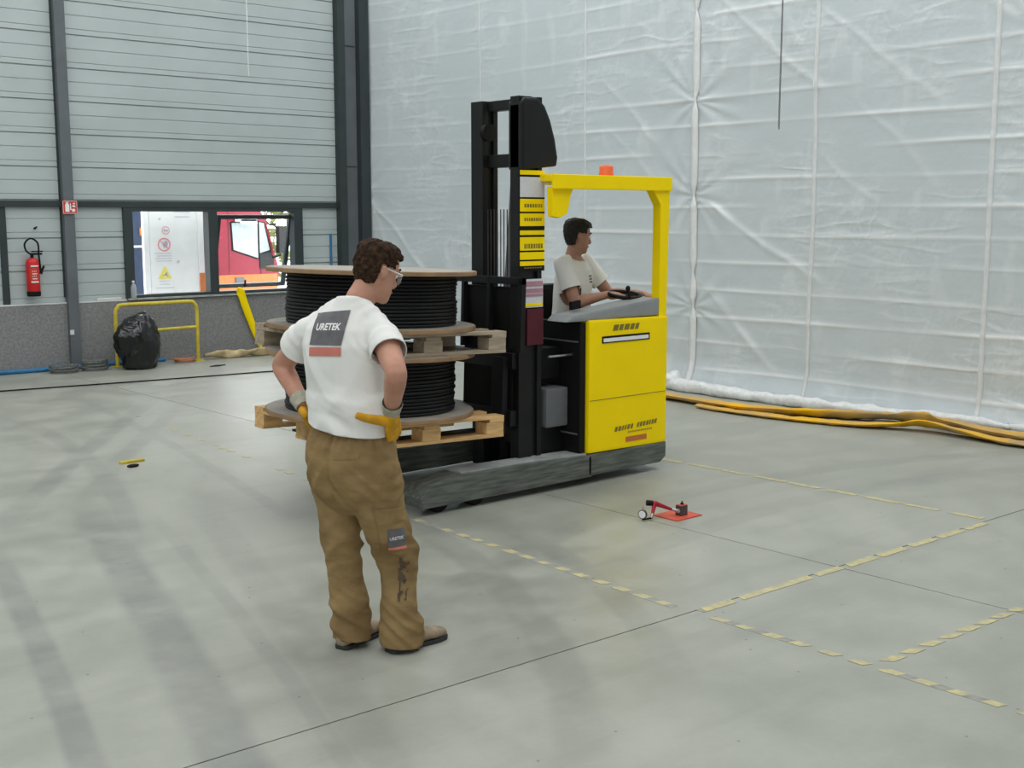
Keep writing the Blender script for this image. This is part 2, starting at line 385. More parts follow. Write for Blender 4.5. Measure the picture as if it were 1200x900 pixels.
# ================================================================== SETTING
WY = 14.95                                             # inner face of the clad wall
X0, X1, Y0, Y1 = -7.0, 10.9, -6.0, 15.2
g = G().box((X0 - .2, Y0 - .2, -.25), (X1 + .2, Y1, -.03)); floor = struct('floor', g, 'joint')
def j1(x): return 3.735 - .0209 * (x - 1.725)          # the two saw-cut joints
def j2(y): return 5.425 - .0251 * (y - 5.88)
jx, jy, h = j2(3.66), j1(5.47), .004
for sx in (0, 1):
    for sy in (0, 1):
        xa, xb = (X0, None) if sx == 0 else (None, X1)
        ya, yb = (Y0, jy - h) if sy == 0 else (jy + h, Y1)
        def px(y): return j2(y) + (-h if sx == 0 else h)
        def py(x): return (j1(x) + (-h if sy == 0 else h))
        out_x = X0 if sx == 0 else X1; out_y = Y0 if sy == 0 else Y1
        pts = [(out_x, out_y), (px(out_y), out_y), (px(jy), py(jx)), (out_x, py(out_x))]
        if (sx + sy) % 2: pts.reverse()
        obj('concrete_slab', G().prism(pts, -.03, 0), 'floor', floor)

# worn marking tape on the floor (thin strips with yellow dashes left on them)
def floor_tape(p, q, w, dash, gap, keep, name='marking_tape', base=True, slant=.5, seed=1, mid=0):
    rnd = random.Random(seed); p = V((*p, 0)); q = V((*q, 0)); d = (q - p); L = d.length; d.normalize(); n = V((-d.y, d.x, 0))
    g = G(); k = 0.0
    segs = []
    while k < L:
        ln = gap * 6
        if base and rnd.random() < .75:
            a, b = k, min(L, k + ln * rnd.uniform(.5, 1)); segs.append((a, b))
        k += ln
    if not segs: segs = [(0, .05)]
    for a, b in segs:
        pts = [p + d * a - n * w / 2, p + d * b - n * w / 2, p + d * b + n * w / 2, p + d * a + n * w / 2]
        g.prism([(t.x, t.y) for t in pts], 0.0, .0012)
    t = obj(name, g, 'floortape', floor)
    k = 0.0
    while k < L:
        if rnd.random() < keep:
            a, b = k + rnd.uniform(0, .1) * dash, k + dash * rnd.uniform(.8, 1.05); ww = w / 2 * rnd.uniform(.85, 1.05); s_ = slant * w / 2
            pts = [p + d * (a - s_) - n * ww, p + d * (b - s_) - n * ww, p + d * (b + s_) + n * ww, p + d * (a + s_) + n * ww]
            obj('yellow_stripe', G().prism([(t2.x, t2.y) for t2 in pts], .0012, .0022), 'stripe', t)
        k += gap
floor_tape((4.335, 6.0), (4.295, 3.78), .05, .085, .15, .95, seed=3)
floor_tape((4.318, 3.56), (4.385, 1.7), .05, .085, .15, .97, seed=4)
floor_tape((4.62, 10.9), (4.40, 7.3), .045, .07, .15, .55, seed=5, base=False)
floor_tape((4.44, 2.70), (6.6, 2.63), .05, .11, .15, .97, seed=6, slant=-.9)
floor_tape((4.34, 3.66), (7.0, 3.60), .055, .30, .30, .95, seed=8, base=False, slant=.2)
floor_tape((6.93, 6.3), (7.08, 3.72), .05, .28, .30, .72, seed=9, base=False, slant=.2)

# ---- clad wall at the far side (wall_back)
def cladding(parent, x0, x1, z0, z1, y=WY):            # one steel liner tray with its joint and ribs
    prof = []; H = z1 - z0
    for zz, dd in ((0, .016), (.012, .016), (.018, .0), (.068, 0), (.073, .008), (.081, .008), (.086, 0), (.232, 0), (.237, .009), (.247, .009), (.252, 0), (.394, 0), (.4, .016)):
        if zz < H - 1e-4: prof.append((dd, z0 + zz))
    prof.append((prof[-1][0], z1))
    g = G(); n = len(prof)
    vs = [(x0, y + d, z) for d, z in prof] + [(x1, y + d, z) for d, z in prof]
    g.add(vs, [(i, i + 1, n + i + 1, n + i) for i in range(n - 1)])
    o = obj('cladding_tray', g, 'clad', parent); return o
g = G()
g.box((X0, WY + .02, 2.05), (X1, Y1, 7.3)).box((X0, WY + .02, -.03), (6.30, Y1, 2.05)).box((8.82, WY + .02, -.03), (X1, Y1, 2.05)).box((6.30, WY + .02, -.03), (8.82, Y1, .84))
wb = struct('wall_back', g, 'shell')
bays = [(X0, 1.2), (1.3, 5.50), (5.62, 9.46)]
for a, b in bays:
    z = 2.085
    while z < 7.2:
        cladding(wb, a, b, z, min(z + .4, 7.25)); z += .4
for a, b in ((X0, 1.2), (1.3, 4.72), (4.80, 5.47), (5.62, 6.26), (8.86, 9.46)):
    for z in (.82, 1.22, 1.62): cladding(wb, a, b, z, min(z + .4, 2.01))
xs = [X0, 1.25, 5.50, 9.9]
for a, b in zip(xs, xs[1:]):
    obj('concrete_plinth', G().box((a + .006, WY - .03, 0), (b - .006, WY + .02, .815)), 'plinth', wb, bev=.006)
obj('sill_ledge', G().box((X0, WY - .035, .816), (6.25, WY + .02, .835)), 'shell', wb)
obj('sill_ledge', G().box((8.87, WY - .035, .816), (9.46, WY + .02, .835)), 'shell', wb)
obj('screw_hook', G().cyl((5.14, WY + .01, 1.75), (5.14, WY - .03, 1.75), .012).cyl((5.14, WY - .03, 1.75), (5.16, WY - .03, 1.77), .01), 'black', wb)
# rail, posts and columns
struct('trim_1', G().box((X0, WY - .05, 2.005), (9.46, WY + .015, 2.085)), 'steel', .004)
def hcol(name, xa, xb, z0=0, z1=7.3):                   # H-section column, web facing the hall
    g = G().box((xa, WY - .16, z0), (xa + .018, WY, z1)).box((xb - .018, WY - .16, z0), (xb, WY, z1)).box((xa + .018, WY - .085, z0), (xb - .018, WY - .07, z1)).box((xa - .02, WY - .2, z0), (xb + .02, WY + .0, z0 + .015))
    return struct(name, g, 'steel')
t2 = struct('trim_2', G().box((5.475, WY - .10, 0), (5.605, WY, 7.3)), 'steel2', .006)
obj('column_flange', G().box((5.455, WY - .02, .9), (5.475, WY + .01, 7.3)), 'steel', t2)
struct('trim_3', G().box((4.72, WY - .03, .82), (4.80, WY + .015, 2.005)), 'steel', .004)
struct('trim_4', G().box((1.2, WY - .10, 0), (1.33, WY, 7.3)), 'steel2', .006)
t5 = struct('trim_5', G().box((9.46, WY - .12, 0), (9.58, WY, 7.3)), 'steel', .006)
obj('column_web', G().box((9.58, WY - .05, 0), (9.80, WY - .02, 7.3)), 'steel2', t5)
obj('column_flange', G().box((9.80, WY - .16, 0), (9.96, WY, 7.3)), 'steel', t5, bev=.006)
for z in (.35, 1.0, 2.6, 4.3):
    obj('splice_plate', G().box((9.60, WY - .06, z), (9.78, WY - .05, z + .012)), 'steel', t5)

# ---- window with one fixed pane and one top-hung sash pushed open
g = G()
fy0, fy1 = WY - .045, WY + .10
g.box((6.25, fy0, .84), (6.37, fy1, 2.005)).box((8.73, fy0, .84), (8.87, fy1, 2.005)).box((6.37, fy0, 1.955), (8.73, fy1, 2.005)).box((6.37, fy0, .84), (8.73, fy1, .885)).box((7.42, fy0, .885), (7.55, fy1, 1.955))
win = struct('window_1', g, 'steel', .005)
obj('sill', G().box((6.26, WY - .075, .822), (8.86, WY - .03, .846)), 'legtop', win, bev=.004)
obj('window_pane', G().box((6.37, WY + .05, .885), (7.42, WY + .056, 1.955)), 'glass', win)
sash = bpy.data.objects.new('sash', None); COL.objects.link(sash); sash.parent = win
sash.location = (.045, WY + .06, 1.912); sash.rotation_euler = (math.radians(15.5), 0, 0)
sw, s0, s1 = .055, 7.56, 8.72
g = G().box((s0, -.02, -1.045), (s0 + sw, .03, 0)).box((s1 - sw, -.02, -1.045), (s1, .03, 0)).box((s0 + sw, -.02, -sw), (s1 - sw, .03, 0)).box((s0 + sw, -.02, -1.045), (s1 - sw, .03, -1.045 + sw))
obj('sash_frame', g, 'steel', sash, bev=.004, world=False)
obj('sash_pane', G().box((s0 + sw, .0, -1.045 + sw), (s1 - sw, .006, -sw)), 'glass', sash, world=False)
obj('sash_handle', G().box((8.06, -.05, -1.03), (8.075, -.02, -.93)), 'black', sash, bev=.003, world=False)

# ---- side wall behind the film, walls behind the camera, ceiling with roof-lights
wr = struct('wall_right', G().box((10.62, Y0, -.03), (10.9, WY + .02, 7.3)), 'shell')
z = .02
while z < 7.2:
    obj('cladding_plank', G().box((10.585, Y0, z + .012), (10.62, WY - .02, min(z + .29, 7.29))), 'clad', wr, bev=.006); z += .3
struct('wall_left', G().box((X0 - .2, Y0, -.03), (X0, Y1, 7.3)), 'clad')
struct('wall_front', G().box((X0, Y0 - .2, -.03), (X1, Y0, 7.3)), 'clad')
cl = struct('ceiling', G().box((X0 - .2, Y0 - .2, 7.3), (X1, Y1, 7.5)), 'shell')
for x in (-4.5, .2, 4.9, 8.9):
    obj('rooflight', G().box((x - .8, -.75, 7.26), (x + .8, 14.75, 7.295)), 'skylight', cl)
obj('dock_opening', G().box((-4.5, Y0, 0.1), (.5, Y0 + .02, 4.2)), 'skylight', bpy.data.objects['wall_front'])

# ================================================================== PLASTIC FILM
FX = 10.25
film = thing('plastic_sheet', 'translucent white plastic sheeting hung over the whole right-hand wall', 'plastic sheet', (FX, 8.85, 0))
zks = [.22 + .295 * k for k in range(18)]
ties = [(8.85, .9), (8.85, 2.13), (8.85, 3.15), (8.85, 4.55), (15.0, 2.25)]
folds = [((8.75, 4.35), (7.1, 3.05), .7), ((8.1, 4.4), (7.4, 3.5), .6), ((7.3, 4.0), (5.9, 2.9), .8), ((6.9, 3.1), (5.9, 2.2), .5), ((7.2, 2.5), (6.5, 1.95), .6), ((8.8, 2.1), (7.2, 1.25), 1.0), ((8.8, 2.13), (8.25, 1.75), 1.2), ((8.8, 1.2), (7.9, .45), .8), ((8.75, 1.25), (7.6, .2), .5), ((10.3, 3.5), (9.4, 2.7), .6), ((10.2, 2.9), (9.3, 2.2), .5), ((6.2, 4.3), (5.2, 3.6), .7), ((5.9, 4.6), (4.9, 3.3), .6), ((14.9, 2.2), (13.6, .9), .8), ((14.9, 2.3), (14.2, .6), .9), ((14.9, 1.5), (13.9, .5), .6)]
def film_at(y, z):
    d = .03 * nz3(y * .6, z * .5, 1.3) + .004 * nz3(y * 2.1, z * 1.7, 4.2); c = 0
    if y > 12.8: d -= .28 * min(1, (y - 12.8) / 2.05) ** 2
    for k, zk in enumerate(zks):
        zk += .04 * nz3(y * .35, k * 3.1, 7) + (y - 7) * .004 * (1 if k % 2 else -1)
        e = abs(z - zk)
        if e < .12:
            m = max(0, min(1, .55 + 1.3 * nz3(y * .7, k * 5.3, 2)))
            if y > 10.6: m *= .35
            a = math.exp(-(e / .013) ** 2); d -= .008 * m * a + .003 * m * math.exp(-(e / .05) ** 2); c += .9 * m * a
    for (ya, za), (yb, zb), s in folds:
        L = math.hypot(yb - ya, zb - za); u = ((y - ya) * (yb - ya) + (z - za) * (zb - za)) / L
        if -.1 < u < L + .1:
            v = ((y - ya) * (zb - za) - (z - za) * (yb - ya)) / L + .05 * nz3(u * 2, ya, zb)
            if abs(v) < .2:
                w = .014 + .030 * u / L; t = s * max(0, min(1, min(u + .1, L + .1 - u) * 4)) * (.6 + .6 * nz3(u * 4, v * 9, ya)); a = math.exp(-(v / w) ** 2)
                d -= .014 * t * a; c += .40 * t * a
    for ty, tz in ties:
        r = math.hypot(y - ty, z - tz)
        if r < 1.6:
            th = math.atan2(z - tz, y - ty)
            d -= .010 * math.exp(-r / .4) * math.sin(th * 11 + 5 * nz3(ty, tz, th)) * min(1, r * 12); c += .22 * math.exp(-r / .35) * max(0, math.sin(th * 11 + 5 * nz3(ty, tz, th))) ** 3
    # old packing creases: short vertical nicks
    q = nz3(y * 5.5, z * 1.3, 9.1)
    if q > .42: d -= .01 * (q - .42) / .3; c += .12
    if z < .35: d -= .10 * (1 - z / .35) ** 2 + .03 * nz3(y * 3, z * 3, 6) * (1 - z / .35)
    return FX + d, max(0, min(1, c))
def film_strip(ya, yb, dy, parent):
    ny = max(2, int((yb - ya) / dy)); zl = []
    z = 0.0
    while z < 4.9: zl.append(z); z += .018
    while z < 7.25: zl.append(z); z += .15
    zl.append(7.28)
    vs, cs = [], []
    for zz in zl:
        for i in range(ny + 1):
            y = ya + (yb - ya) * i / ny; x, c = film_at(y, zz); vs.append((x, y, zz)); cs.append(c)
    n = ny + 1
    g = G().add(vs, [(k * n + i, k * n + i + 1, (k + 1) * n + i + 1, (k + 1) * n + i) for k in range(len(zl) - 1) for i in range(ny)])
    o = obj('film_panel', g, 'film', parent, smooth=3.0)
    a = o.data.attributes.new('crease', 'FLOAT', 'POINT'); a.data.foreach_set('value', cs)
seams = [-5.9, 1.0, 3.4, 5.41, 7.29, 8.84, 10.6, 12.6, 14.90]
for a, b in zip(seams, seams[1:]):
    film_strip(a, b, .035 if a > 3 else .25, film)
def tape_strip(y, w, pinches, off=.012, wob=.02, m='tape'):
    if m == 'softtape': off = .006
    vs = []; z = .05; n = 0
    while z < 7.2:
        pw = 1.0
        for p in pinches: pw = min(pw, .25 + abs(z - p) * 6)
        yy = y + wob * nz3(z * .8, y, 2); x = film_at(yy, z)[0]
        for s in (-1, 0, 1): vs.append((x - off * (1.6 if s == 0 else 1) - (.012 * (1 - pw) if s == 0 else 0), yy + s * w / 2 * pw, z))
        n += 1; z += .03 if z < 4.9 else .2
    g = G().add(vs, [(k * 3 + i, k * 3 + i + 1, k * 3 + i + 4, k * 3 + i + 3) for k in range(n - 1) for i in (0, 1)])
    o = obj('seam_tape', g, m, film, smooth=2.0); solidify(o, .003); return o
tape_strip(8.84, .10, (.9, 1.27, 2.13, 3.15, 4.1)); tape_strip(7.29, .045, (), m='softtape'); tape_strip(5.41, .05, (), m='softtape'); tape_strip(10.6, .03, (), m='softtape'); tape_strip(12.6, .02, (), m='softtape')
# surplus film rolled along the foot of the wall
pts = [(9.93, 8.95), (9.86, 8.7), (9.84, 8.4), (9.82, 8.0), (9.84, 7.6), (9.86, 7.2), (9.9, 6.8), (9.97, 6.4), (10.02, 6.0), (10.1, 5.6), (10.16, 5.1), (10.18, 4.4), (10.17, -2.0)]
g = G().limb([(x, y, .055) for x, y in pts], [.085, .09, .075, .07, .062, .058, .052, .045, .04, .04, .035, .035, .035], 12, 8)
me = mesh_of(g, 'film_roll', 0, 2.0); displace(me, lambda c: .035 * nz3(c.x * 8, c.y * 4, c.z * 8) + .018 * nz3(c.x * 18, c.y * 14, c.z * 18))
for v in me.vertices: v.co.z = max(v.co.z, .003); v.co -= film.location
link('film_roll', me, 'rollfilm', film)
g = G().ell((9.9, 8.82, .1), (.1, .13, .1)); me = mesh_of(g, 'film_bunch', 0, 2.0); displace(me, lambda c: .04 * nz3(c.x * 12, c.y * 12, c.z * 12))
for v in me.vertices: v.co.z = max(v.co.z, .003); v.co -= film.location
link('film_bunch', me, 'rollfilm', film)
# ================================================================== YARD OUTSIDE THE WINDOW
struct('ground', G().box((-10, Y1, -.3), (45, 60, -.02)), 'yard')
# white site-rules board
sb = thing('notice_board', 'white safety notice board with pictograms standing outside the window', 'sign', (7.25, 15.75, 0))
obj('board', G().box((6.955, 15.74, .25), (7.66, 15.77, 2.35)), 'white', sb, bev=.004)
for x in (6.905, 7.71):
    p = obj('board_post', G().box((x - .04, 15.73, -.02), (x + .04, 15.79, 2.4)), 'white', sb, bev=.004)
    if x > 7: obj('reflective_band', G().box((x - .042, 15.722, .1), (x + .042, 15.729, 1.10)), 'orange', p)
def disc(cx, cz, r0, r1, y=15.735, n=28):
    g = G(); vs = []
    for r in (r0, r1):
        for i in range(n): vs.append((cx + r * math.cos(2 * math.pi * i / n), y, cz + r * math.sin(2 * math.pi * i / n)))
    return g.add(vs, [(i, (i + 1) % n, n + (i + 1) % n, n + i) for i in range(n)])
def bar(g, x0, z0, x1, z1, w, y=15.734):
    d = V((x1 - x0, 0, z1 - z0)).normalized() * w / 2; n = V((-d.z, 0, d.x)); a, b = V((x0, y, z0)), V((x1, y, z1))
    return g.add([a - n, b - n, b + n, a + n], [(0, 1, 2, 3)])
def bx(p): return 6.90 + (p - 145 - 230 / 7.5) / ((650 - 230) / 7.5) * .78     # read off the photo's crop, left/right edge of the board
cxa, cza = 7.16, 1.505; cxb, czb = 7.19, 1.70
obj('prohibition_ring', disc(cxa, cza, .075, .095), 'picred', sb)
obj('prohibition_ring', disc(cxb, czb, .047, .057), 'picred', sb)
obj('prohibition_bar', bar(G(), cxa - .062, cza + .062, cxa + .062, cza - .062, .016, 15.732), 'picred', sb)
g = G(); g.prism([(cxa + .0, cza - .045), (cxa + .04, cza - .03), (cxa + .055, cza + .01), (cxa + .045, cza + .05), (cxa + .02, cza + .055), (cxa - .01, cza + .02), (cxa - .03, cza - .005), (cxa - .015, cza - .015)], 15.7335, 15.736, 'y'); obj('hand_pictogram', g, 'pic', sb)
g = G().prism([(cxb - .03, czb - .015), (cxb - .005, czb - .015), (cxb - .005, czb + .012), (cxb - .02, czb + .018), (cxb - .03, czb + .01)], 15.7335, 15.736, 'y').prism([(cxb + .005, czb - .015), (cxb + .035, czb - .015), (cxb + .03, czb + .005), (cxb + .005, czb + .012)], 15.7335, 15.736, 'y'); obj('camera_pictogram', g, 'pic', sb)
g = G().prism([(cxa - .105, 1.035), (cxa + .095, 1.035), (cxa - .005, 1.215)], 15.7335, 15.7365, 'y'); obj('warning_triangle', g, 'picyel', sb)
g = G(); bar(g, cxa - .05, 1.075, cxa + .03, 1.10, .018, 15.733); bar(g, cxa - .0, 1.09, cxa + .03, 1.13, .02, 15.733); bar(g, cxa + .02, 1.06, cxa + .045, 1.09, .016, 15.733); obj('trip_pictogram', g, 'pic', sb)
g = G()
rnd = random.Random(3)
for x0, x1, z in ((7.32, 7.55, 1.955), (7.33, 7.55, 1.885), (7.02, 7.26, 1.385), (7.05, 7.26, 1.35), (7.02, 7.26, 1.315), (7.04, 7.26, 1.28), (7.07, 7.22, 1.0), (7.08, 7.22, .96), (7.02, 7.28, .91)):
    x = x0
    while x < x1:
        w = rnd.uniform(.012, .03); bar(g, x, z, min(x + w, x1), z, .013 if z < 1.8 else .018); x += w + .008
obj('small_print', g, 'faint', sb)['kind'] = 'stuff'
g = G(); bar(g, 7.09, 1.84, 7.12, 1.87, .025); bar(g, 7.34, 1.25, 7.37, 1.28, .03); obj('scuff_marks', g, 'faint', sb)['kind'] = 'stuff'

# red lorry cab seen through the window, facing right
ly = 18.0
lo = thing('red_lorry', 'red lorry with an orange lower stripe parked outside the window', 'lorry', (9.4, 19, 0))
side = [(8.2, .45), (10.02, .45), (10.2, .62), (10.23, 1.02), (10.18, 1.20), (10.0, 1.86), (9.9, 2.0), (8.98, 2.03), (8.95, 1.98), (8.95, 1.2), (8.2, 1.2)]
obj('cab_shell', G().prism(side, ly, ly + 2.0, 'y'), 'lorryred', lo, bev=.03)
win_o = [(9.36, 1.33), (9.34, 1.80), (9.76, 1.83), (9.97, 1.79), (10.10, 1.24), (9.82, 1.18), (9.6, 1.25)]
obj('window_seal', G().prism(win_o, ly - .012, ly + .002, 'y'), 'black', lo)
obj('side_glass', G().prism([(9.385, 1.345), (9.365, 1.78), (9.83, 1.80), (9.83, 1.20), (9.61, 1.27)], ly - .02, ly - .012, 'y'), 'carglass', lo)
obj('quarter_glass', G().prism([(9.865, 1.28), (9.865, 1.795), (9.95, 1.775), (10.05, 1.33)], ly - .02, ly - .012, 'y'), 'carglass', lo)
obj('door_dark_corner', G().prism([(9.865, 1.02), (9.865, 1.26), (10.06, 1.30), (10.13, 1.2), (10.12, 1.02)], ly - .02, ly + .0, 'y'), 'blacksteel', lo)
obj('orange_stripe', G().box((8.6, ly - .008, .48), (10.19, ly + .002, .93)), 'orange', lo)
obj('door_seam', G().box((9.30, ly - .005, .5), (9.312, ly + .002, 1.95)).box((9.88, ly - .005, .5), (9.89, ly + .002, 1.2)), 'darkred', lo)
h1 = obj('door_vent', G().box((9.40, ly - .03, .79), (9.56, ly - .008, .89)), 'greybox', lo, bev=.006)
obj('wind_deflector', G().box((9.42, ly - .22, 1.80), (9.72, ly - .02, 1.85)).box((9.42, ly - .22, 1.76), (9.72, ly - .20, 1.85)), 'white', lo, bev=.01)
m = obj('door_mirror', G().box((10.12, ly - .22, 1.28), (10.26, ly - .10, 1.72)).cyl((10.06, ly, 1.75), (10.19, ly - .16, 1.78), .018).cyl((10.1, ly, 1.2), (10.19, ly - .16, 1.25), .018), 'blacksteel', lo, bev=.01)
obj('mirror_cap', G().box((10.13, ly - .22, 1.73), (10.27, ly - .08, 1.84)), 'white', m, bev=.02)
obj('steering_wheel', G().limb([(9.93 + .16 * math.cos(a), ly + .35 + .12 * math.sin(a) * .4, 1.25 + .17 * math.sin(a)) for a in [i * math.pi / 6 for i in range(12)]], [.016] * 12, 8, 2, closed=True), 'black', lo)
obj('crew_box', G().box((8.3, ly, .55), (8.86, ly + 2.1, 2.2)), 'lorryred', lo, bev=.03)
for xq, za, zb in ((8.86, 1.93, 1.96), (8.86, 1.79, 1.82), (8.8, 1.2, 1.23), (8.75, 1.62, 1.64)): obj('box_trim', G().box((8.62, ly - .01, za), (xq, ly, zb)), 'white', lo)
obj('chassis', G().box((8.3, ly + .1, .3), (10.0, ly + 1.9, .55)), 'blacksteel', lo, bev=.02)
for x in (8.7, 9.55):
    for y in (ly + .04, ly + 1.75):
        obj('wheel', G().lathe([(0, 0), (.3, 0), (.38, .03), (.38, .2), (.3, .23), (0, .23)], 24, Matrix.Translation((x, y + .23, .36)) @ Matrix.Rotation(math.pi / 2, 4, 'X')), 'black', lo, smooth=True)
# dark blue van at the left of the window
vn = thing('blue_van', 'dark blue van parked outside at the left end of the window', 'van', (6.6, 18.4, 0))
obj('van_body', G().prism([(5.2, .3), (8.0, .3), (8.0, 2.3), (5.6, 2.3), (5.2, 1.5)], 17.6, 19.3, 'y'), 'vanblue', vn, bev=.05)
obj('rub_strip', G().box((5.4, 17.585, 1.42), (7.9, 17.60, 1.45)), 'white', vn)
obj('side_badge', G().box((7.62, 17.585, 1.60), (7.80, 17.60, 1.72)), 'orange', vn)
for x in (5.8, 7.4): obj('wheel', G().lathe([(0, 0), (.24, 0), (.31, .03), (.31, .18), (0, .18)], 20, Matrix.Translation((x, 17.76, .29)) @ Matrix.Rotation(math.pi / 2, 4, 'X')), 'black', vn, smooth=True)
# yellow-green greenery beyond
tr = thing('tree', 'yellow-green tree beyond the yard right of the red lorry', 'tree', (15.0, 25.0, -.02))
g = G(); rnd = random.Random(5)
for k in range(1500):
    a, b = rnd.uniform(0, 6.283), rnd.gauss(0, .5); r = rnd.uniform(.7, 1) * 2.2
    c = V((15 + r * math.cos(a) * math.cos(b), 25 + r * math.sin(a) * math.cos(b), 2.6 + 2.3 * math.sin(b)))
    u = V((rnd.gauss(0, 1), rnd.gauss(0, 1), rnd.gauss(0, 1))).normalized() * .16; w = u.orthogonal().normalized() * .09
    g.add([c - u, c + w, c + u, c - w], [(0, 1, 2, 3)])
f = obj('foliage', g, 'leaf', tr); f['kind'] = 'stuff'
obj('trunk', G().limb([(15, 25, -.02), (15.05, 25, 1.2), (14.95, 25.1, 2.6)], [.2, .15, .08], 10, 3), 'bark', tr, smooth=True)

# ================================================================== ALONG THE CLAD WALL
ex = thing('fire_extinguisher', 'red fire extinguisher with a looped black hose hung on the clad wall', 'fire extinguisher', (5.06, WY - .09, .93))
zz = .93; c = (5.06, WY - .095)
def ecyl(prof): return G().lathe([(r, z) for r, z in prof], 24, Matrix.Translation((c[0], c[1], zz)))
obj('body', ecyl([(0, .05), (.072, .05), (.078, .07), (.078, .40), (.066, .445), (.03, .465), (0, .465)]), 'red', ex, smooth=True)
obj('base_ring', ecyl([(0, 0), (.076, 0), (.080, .01), (.080, .06), (0, .06)]), 'black', ex, smooth=True)
obj('label', G().loft([[(c[0] + .0795 * math.sin(a), c[1] - .0795 * math.cos(a), zz + z) for a in [-.75 + .15 * i for i in range(11)]] for z in (.17, .345)], False), 'signred', ex, smooth=True)
g = G()
for z, w in ((.36, .8), (.168, .5)): g.add([(c[0] + .0805 * math.sin(a), c[1] - .0805 * math.cos(a), zz + z + dz) for dz in (0, .016) for a in [-.6 + .15 * i for i in range(9)]], [(i, i + 1, 10 + i, 9 + i) for i in range(8)])
for z in (.30, .27, .24, .21): g.add([(c[0] + .0805 * math.sin(a), c[1] - .0805 * math.cos(a), zz + z + dz) for dz in (0, .010) for a in [-.4 + .12 * i for i in range(7)]], [(i, i + 1, 8 + i, 7 + i) for i in range(0, 6, 2 if z in (.30, .24) else 1)])
obj('label_print', g, 'white', ex)['kind'] = 'stuff'
obj('valve', G().cyl((c[0], c[1], zz + .46), (c[0], c[1], zz + .51), .02).box((c[0] - .02, c[1] - .015, zz + .50), (c[0] + .12, c[1] + .015, zz + .525)).box((c[0], c[1] - .012, zz + .535), (c[0] + .13, c[1] + .012, zz + .55)), 'black', ex, bev=.003)
obj('hose', G().limb([(c[0], c[1] - .01, zz + .5), (c[0] - .07, c[1] - .02, zz + .55), (c[0] - .085, c[1] - .02, zz + .64), (c[0] - .01, c[1] - .02, zz + .70), (c[0] + .07, c[1] - .02, zz + .64), (c[0] + .075, c[1] - .02, zz + .5), (c[0] + .085, c[1] - .02, zz + .36), (c[0] + .09, c[1] - .02, zz + .30)], [.011] * 8, 10, 5), 'black', ex, smooth=True)
obj('nozzle', G().limb([(c[0] + .08, c[1] - .03, zz + .27), (c[0] + .125, c[1] - .04, zz + .37)], [.02, .012], 10, 1), 'black', ex, smooth=True)
obj('wall_bracket', G().box((c[0] - .03, c[1] + .06, zz + .3), (c[0] + .03, WY + .0, zz + .42)), 'black', ex)
# extinguisher sign on the column
sg = thing('extinguisher_sign', 'small red fire extinguisher sign on the grey wall column', 'sign', (5.54, WY - .115, 2.0))
obj('sign_plate', G().box((5.455, WY - .118, 1.925), (5.635, WY - .10, 2.085)), 'signred', sg, bev=.002)
y = WY - .119
g = G()
for x0, z0, x1, z1 in ((5.458, 1.928, 5.632, 1.932), (5.458, 2.078, 5.632, 2.082), (5.458, 1.928, 5.462, 2.082), (5.628, 1.928, 5.632, 2.082)): g.box((x0, y - .001, z0), (x1, y, z1))
g.prism([(5.485, 1.95), (5.535, 1.95), (5.535, 2.035), (5.52, 2.055), (5.50, 2.055), (5.485, 2.035)], y - .001, y, 'y').box((5.492, y - .001, 2.058), (5.528, y, 2.068))
obj('extinguisher_pictogram', g, 'white', sg)
g = G().prism([(5.57, 1.95), (5.60, 1.95), (5.61, 1.975), (5.59, 1.99), (5.565, 1.98)], y - .001, y, 'y').prism([(5.57, 2.01), (5.615, 2.005), (5.60, 2.03), (5.575, 2.03)], y - .001, y, 'y').prism([(5.575, 2.045), (5.61, 2.04), (5.60, 2.065)], y - .001, y, 'y').prism([(5.545, 1.97), (5.56, 1.97), (5.555, 2.05), (5.545, 2.06)], y - .001, y, 'y'); obj('flame_pictogram', g, 'white', sg)
# small lamp-switch box on the column foot
tag(obj('junction_box', G().box((5.47, WY - .115, .43), (5.52, WY - .10, .49)), 'shell', None, bev=.004), 'small pale junction box low on the grey wall column', 'box')

by = 14.66
ba = thing('yellow_barrier', 'yellow tubular barrier with a mid rail standing against the wall', 'barrier', (6.55, by, 0))
xl, xr, zt = 5.985, 7.085, .785
obj('outer_hoop', G().limb([(xl, by, 0), (xl, by, .4), (xl, by, zt - .1), (xl + .03, by, zt - .03), (xl + .1, by, zt), (6.6, by, zt), (xr - .1, by, zt), (xr - .03, by, zt - .03), (xr, by, zt - .1), (xr, by, .4), (xr, by, 0)], [.024] * 11, 12, 4), 'yellow2', ba, smooth=True)
obj('mid_rail', G().cyl((xl, by, .43), (xr, by, .45), .02), 'yellow2', ba, smooth=True)
for x in (xl, xr): obj('foot_plate', G().box((x - .06, by - .06, 0), (x + .06, by + .06, .012)), 'yellow2', ba)

g = G().loft([[V((6.14 + r * 1.02 * math.cos(a) + dx, 14.36 + r * .8 * math.sin(a), z)) for a in [i * math.pi / 9 for i in range(18)]] for z, r, dx in ((.0, .18, 0), (.02, .22, 0), (.14, .25, .02), (.28, .28, .0), (.42, .27, -.02), (.52, .23, -.01), (.60, .17, .02), (.67, .10, .05), (.70, .05, .06))])
me = remeshed(g, .016, 2); displace(me, lambda c: .050 * nz3(c.x * 5, c.y * 5, c.z * 4) + .018 * abs(nz3(c.x * 13, c.y * 13, c.z * 9)) - .03 * abs(nz3(c.x * 9 + 4, c.y * 9, c.z * 6)))
for v in me.vertices: v.co.z = max(v.co.z, .002)
bg = link('rubbish_bag', me, 'bag'); tag(bg, 'full black rubbish bag slumped against the yellow barrier', 'bag')

